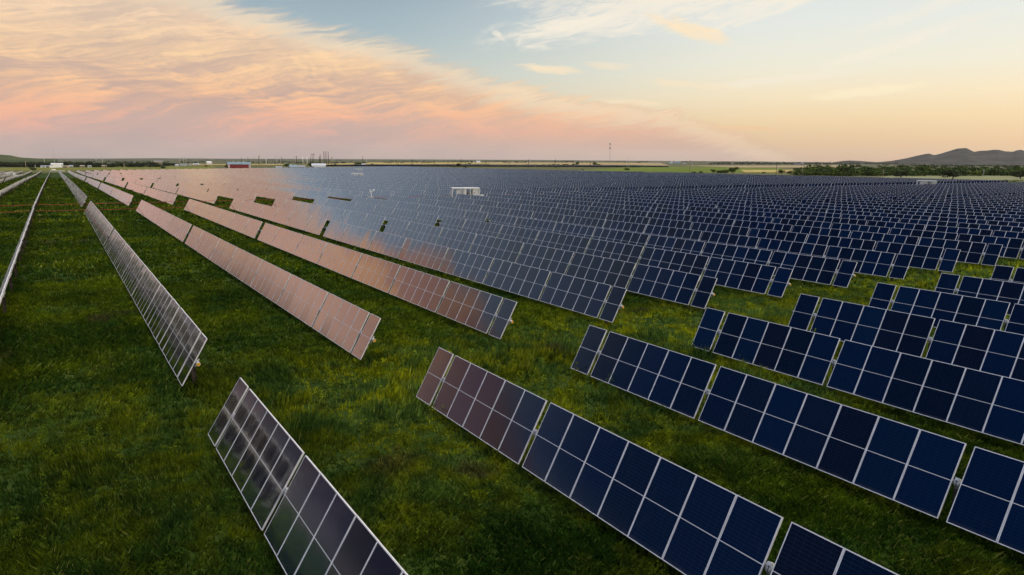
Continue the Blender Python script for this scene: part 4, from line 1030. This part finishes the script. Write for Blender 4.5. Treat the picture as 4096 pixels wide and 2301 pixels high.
# ------------------------------------------------------------------ power skids, weather stations, vehicle
def skid(x, y, label, turn=0.):
    z = gz(x, y); root = thing('inverter_skid', label, 'inverter station', (x, y, z), (0, 0, turn), 'white inverter stations between the panel rows')
    Lx, Ly, H = 6.2, 2.4, 3.05
    mb = MB(); mb.box((0, 0, .25), (Lx, Ly, .5), M_GREYP); link('base', mb.mesh('base'), root)
    for sx in (-1, -.3, .32, 1):
        for sy in (-1, 1):
            mb = MB(); mb.box((sx*(Lx/2-.07), sy*(Ly/2-.07), H/2+.25), (.14, .14, H-.5), M_WHITE); link('frame_post', mb.mesh('frame_post'), root)
    mb = MB(); mb.box((0, 0, H), (Lx, Ly, .10), M_WHITE); mb.box((0, -Ly/2+.05, H-.12), (Lx, .1, .14), M_WHITE); mb.box((0, Ly/2-.05, H-.12), (Lx, .1, .14), M_WHITE); link('canopy', mb.mesh('canopy'), root)
    mb = MB()
    for s in (-1, 1): mb.tube((-Lx/2+.2, s*(Ly/2-.07), .6), (-Lx/2*.36, s*(Ly/2-.07), H-.2), .04, .04, M_WHITE, 6)
    link('brace', mb.mesh('brace'), root)
    cab = [(-1.55, 1.0, 2.1, M_WHITE), (-.15, .7, 2.35, M_WHITE), (2.25, 1.35, 2.3, M_WHITE)]
    for i, (cx, wd, h, m) in enumerate(cab):
        mb = MB(); mb.box((cx, -.1, .5+h/2), (wd, 1.5, h), m); c = link('cabinet', mb.mesh('cabinet'), root)
        mb = MB()
        for k in range(7): mb.box((cx, -.87, .9+k*.09), (wd*.6, .02, .035), M_GREYP)
        link('vent_grille', mb.mesh('vent_grille'), c)
        if i == 2:
            mb = MB(); mb.tube((cx-.25, -.85, 1.95), (cx-.25, -.875, 1.95), .13, .13, M_MAGENTA, 12); link('round_mark', mb.mesh('round_mark'), c)
            mb = MB()
            for k in range(3): mb.box((cx-.05+.04*(k == 1), -.865, 1.15+k*.11), (.5-.1*(k == 1), .02, .06), M_ORANGE)
            mb.box((cx-.28, -.866, 1.26), (.07, .02, .28), M_ORANGE); link('orange_mark', mb.mesh('orange_mark'), c)
    mb = MB(); mb.box((.95, .1, 1.35), (1.0, 1.4, 1.7), M_GREYP)
    for k in range(8): mb.box((.52+k*.12, -.68, 1.35), (.04, .14, 1.4), M_GALV)
    link('transformer', mb.mesh('transformer'), root)
    mb = MB(); mb.box((-.85, .1, 1.25), (.5, 1.2, 1.5), M_GREYP); link('transformer', mb.mesh('transformer'), root)
    for k in range(2):
        mb = MB(); mb.box((3.8+k*.95, -.2, 1.15), (.8, .5, .75), M_WHITE); mb.tube((3.8+k*.95, -.2, -.2), (3.8+k*.95, -.2, .8), .05, .05, M_GALV, 6); link('side_box', mb.mesh('side_box'), root)
def dirpt(px, y):
    d = ray(px, 640); return d[0]/d[1]*y, y
x, y = dirpt(1860, 140.5); skid(x, y, 'white open-framed inverter station with orange mark, nearest, at picture centre', -.35)
x, y = dirpt(3716, 140.5); skid(x, y, 'white open-framed inverter station standing out at the far right', -.9)
x, y = dirpt(1428, 368); skid(x, y, 'small far white inverter station, lower of the two left of centre', -.35)
x, y = dirpt(1434, 597); skid(x, y, 'smallest white inverter station, upper of the two left of centre', -.35)
x, y = dirpt(33, 597); skid(x, y, 'white inverter station between the rows at the left picture edge', 0)
def weather(px, y, label, big=True):
    x, y = dirpt(px, y); root = thing('weather_station', label, 'weather station', (x, y, gz(x, y)), (0, 0, -.3))
    mb = MB(); mb.box((0, 0, .9), (.95 if big else .9, .6, 1.1), M_WHITE); mb.box((0, 0, .1), (1.0, .7, .5), M_GREYP); link('cabinet', mb.mesh('cabinet'), root)
    mb = MB(); mb.box((0, 0, 1.55), (1.2, .9, .05), M_GALV); link('shelf', mb.mesh('shelf'), root)
    if big:
        mb = MB(); mb.tube((.08, 0, 1.45), (-.06, 0, 2.95), .09, .06, M_WHITE, 8); link('mast', mb.mesh('mast'), root)
        mb = MB(); mb.box((-.15, 0, 2.85), (.26, .2, .3), M_WHITE); mb.tube((-.1, 0, 2.6), (.55, 0, 2.75), .04, .04, M_WHITE, 6); mb.tube((.55, 0, 2.7), (.6, 0, 3.05), .12, .12, M_WHITE, 8); link('sensor', mb.mesh('sensor'), root)
    else:
        for s in (-.42, .42):
            mb = MB(); mb.tube((s, 0, 1.45), (s, 0, 2.6 if s < 0 else 3.1), .025, .025, M_POST, 6); mb.box((s, 0, 2.55), (.2, .2, .06), M_POST); link('rod', mb.mesh('rod'), root)
weather(1480, 139.5, 'white weather station with sensor mast, left of centre among blue panels', True)
weather(1738, 139.5, 'small grey equipment box with two thin rods, left of the nearest inverter station', False)
def truck():
    x, y, z = at(214, 682); root = thing('pickup_truck', 'white pickup truck parked at the far end of the panel rows', 'vehicle', (x, y, z+.12), (0, 0, .9))
    mb = MB(); mb.box((0, 0, .75), (5.2, 1.9, .6), M_WHITE); mb.box((1.9, 0, 1.0), (1.2, 1.8, .2), M_WHITE); mb.box((-1.7, .9, 1.15), (1.8, .08, .3), M_WHITE); mb.box((-1.7, -.9, 1.15), (1.8, .08, .3), M_WHITE); link('body', mb.mesh('body'), root)
    mb = MB(); mb.box((.2, 0, 1.35), (2.1, 1.7, .65), M_WHITE); mb.box((.2, 0, 1.40), (1.8, 1.74, .42), M_GLASSW); mb.box((.2, 0, 1.40), (2.14, 1.5, .42), M_GLASSW); link('cab', mb.mesh('cab'), root)
    for sx in (-1.6, 1.6):
        for sy in (-.9, .9): mb = MB(); mb.tube((sx, sy-.12, .38), (sx, sy+.12, .38), .38, .38, M_RUB, 14); link('wheel', mb.mesh('wheel'), root)
truck()
def pad():
    a, b, c, d = [at(*p) for p in ((196, 685.2), (262, 685.6), (258, 683.4), (204, 683))]
    V_ = np.array([(p[0], p[1], p[2]+.08) for p in (a, b, c, d)])
    struct('gravel_pad', npmesh('gravel_pad', V_, np.array([[0, 1, 2, 3]]), [mat('pale_gravel', speckled((.38, .35, .3), (.5, .47, .42), .4, obj=True), .95)]))
pad()

# ------------------------------------------------------------------ haze
def haze():
    mb = MB(); m = bpy.data.materials.new('haze'); m.use_nodes = True; t = NT(m.node_tree)
    v = t.n('ShaderNodeVolumePrincipled'); v.inputs['Density'].default_value = 1.4e-5; v.inputs['Color'].default_value = (.9, .9, .95, 1)
    v.inputs['Anisotropy'].default_value = .2
    o = t.n('ShaderNodeOutputMaterial'); t.t.links.new(v.outputs[0], o.inputs['Volume'])
    mb.box((0, 0, 60), (32000, 32000, 460), m); ob = struct('haze', mb.mesh('haze'), 'stuff', 'thin pale evening haze over the far plain', 'haze')
haze()
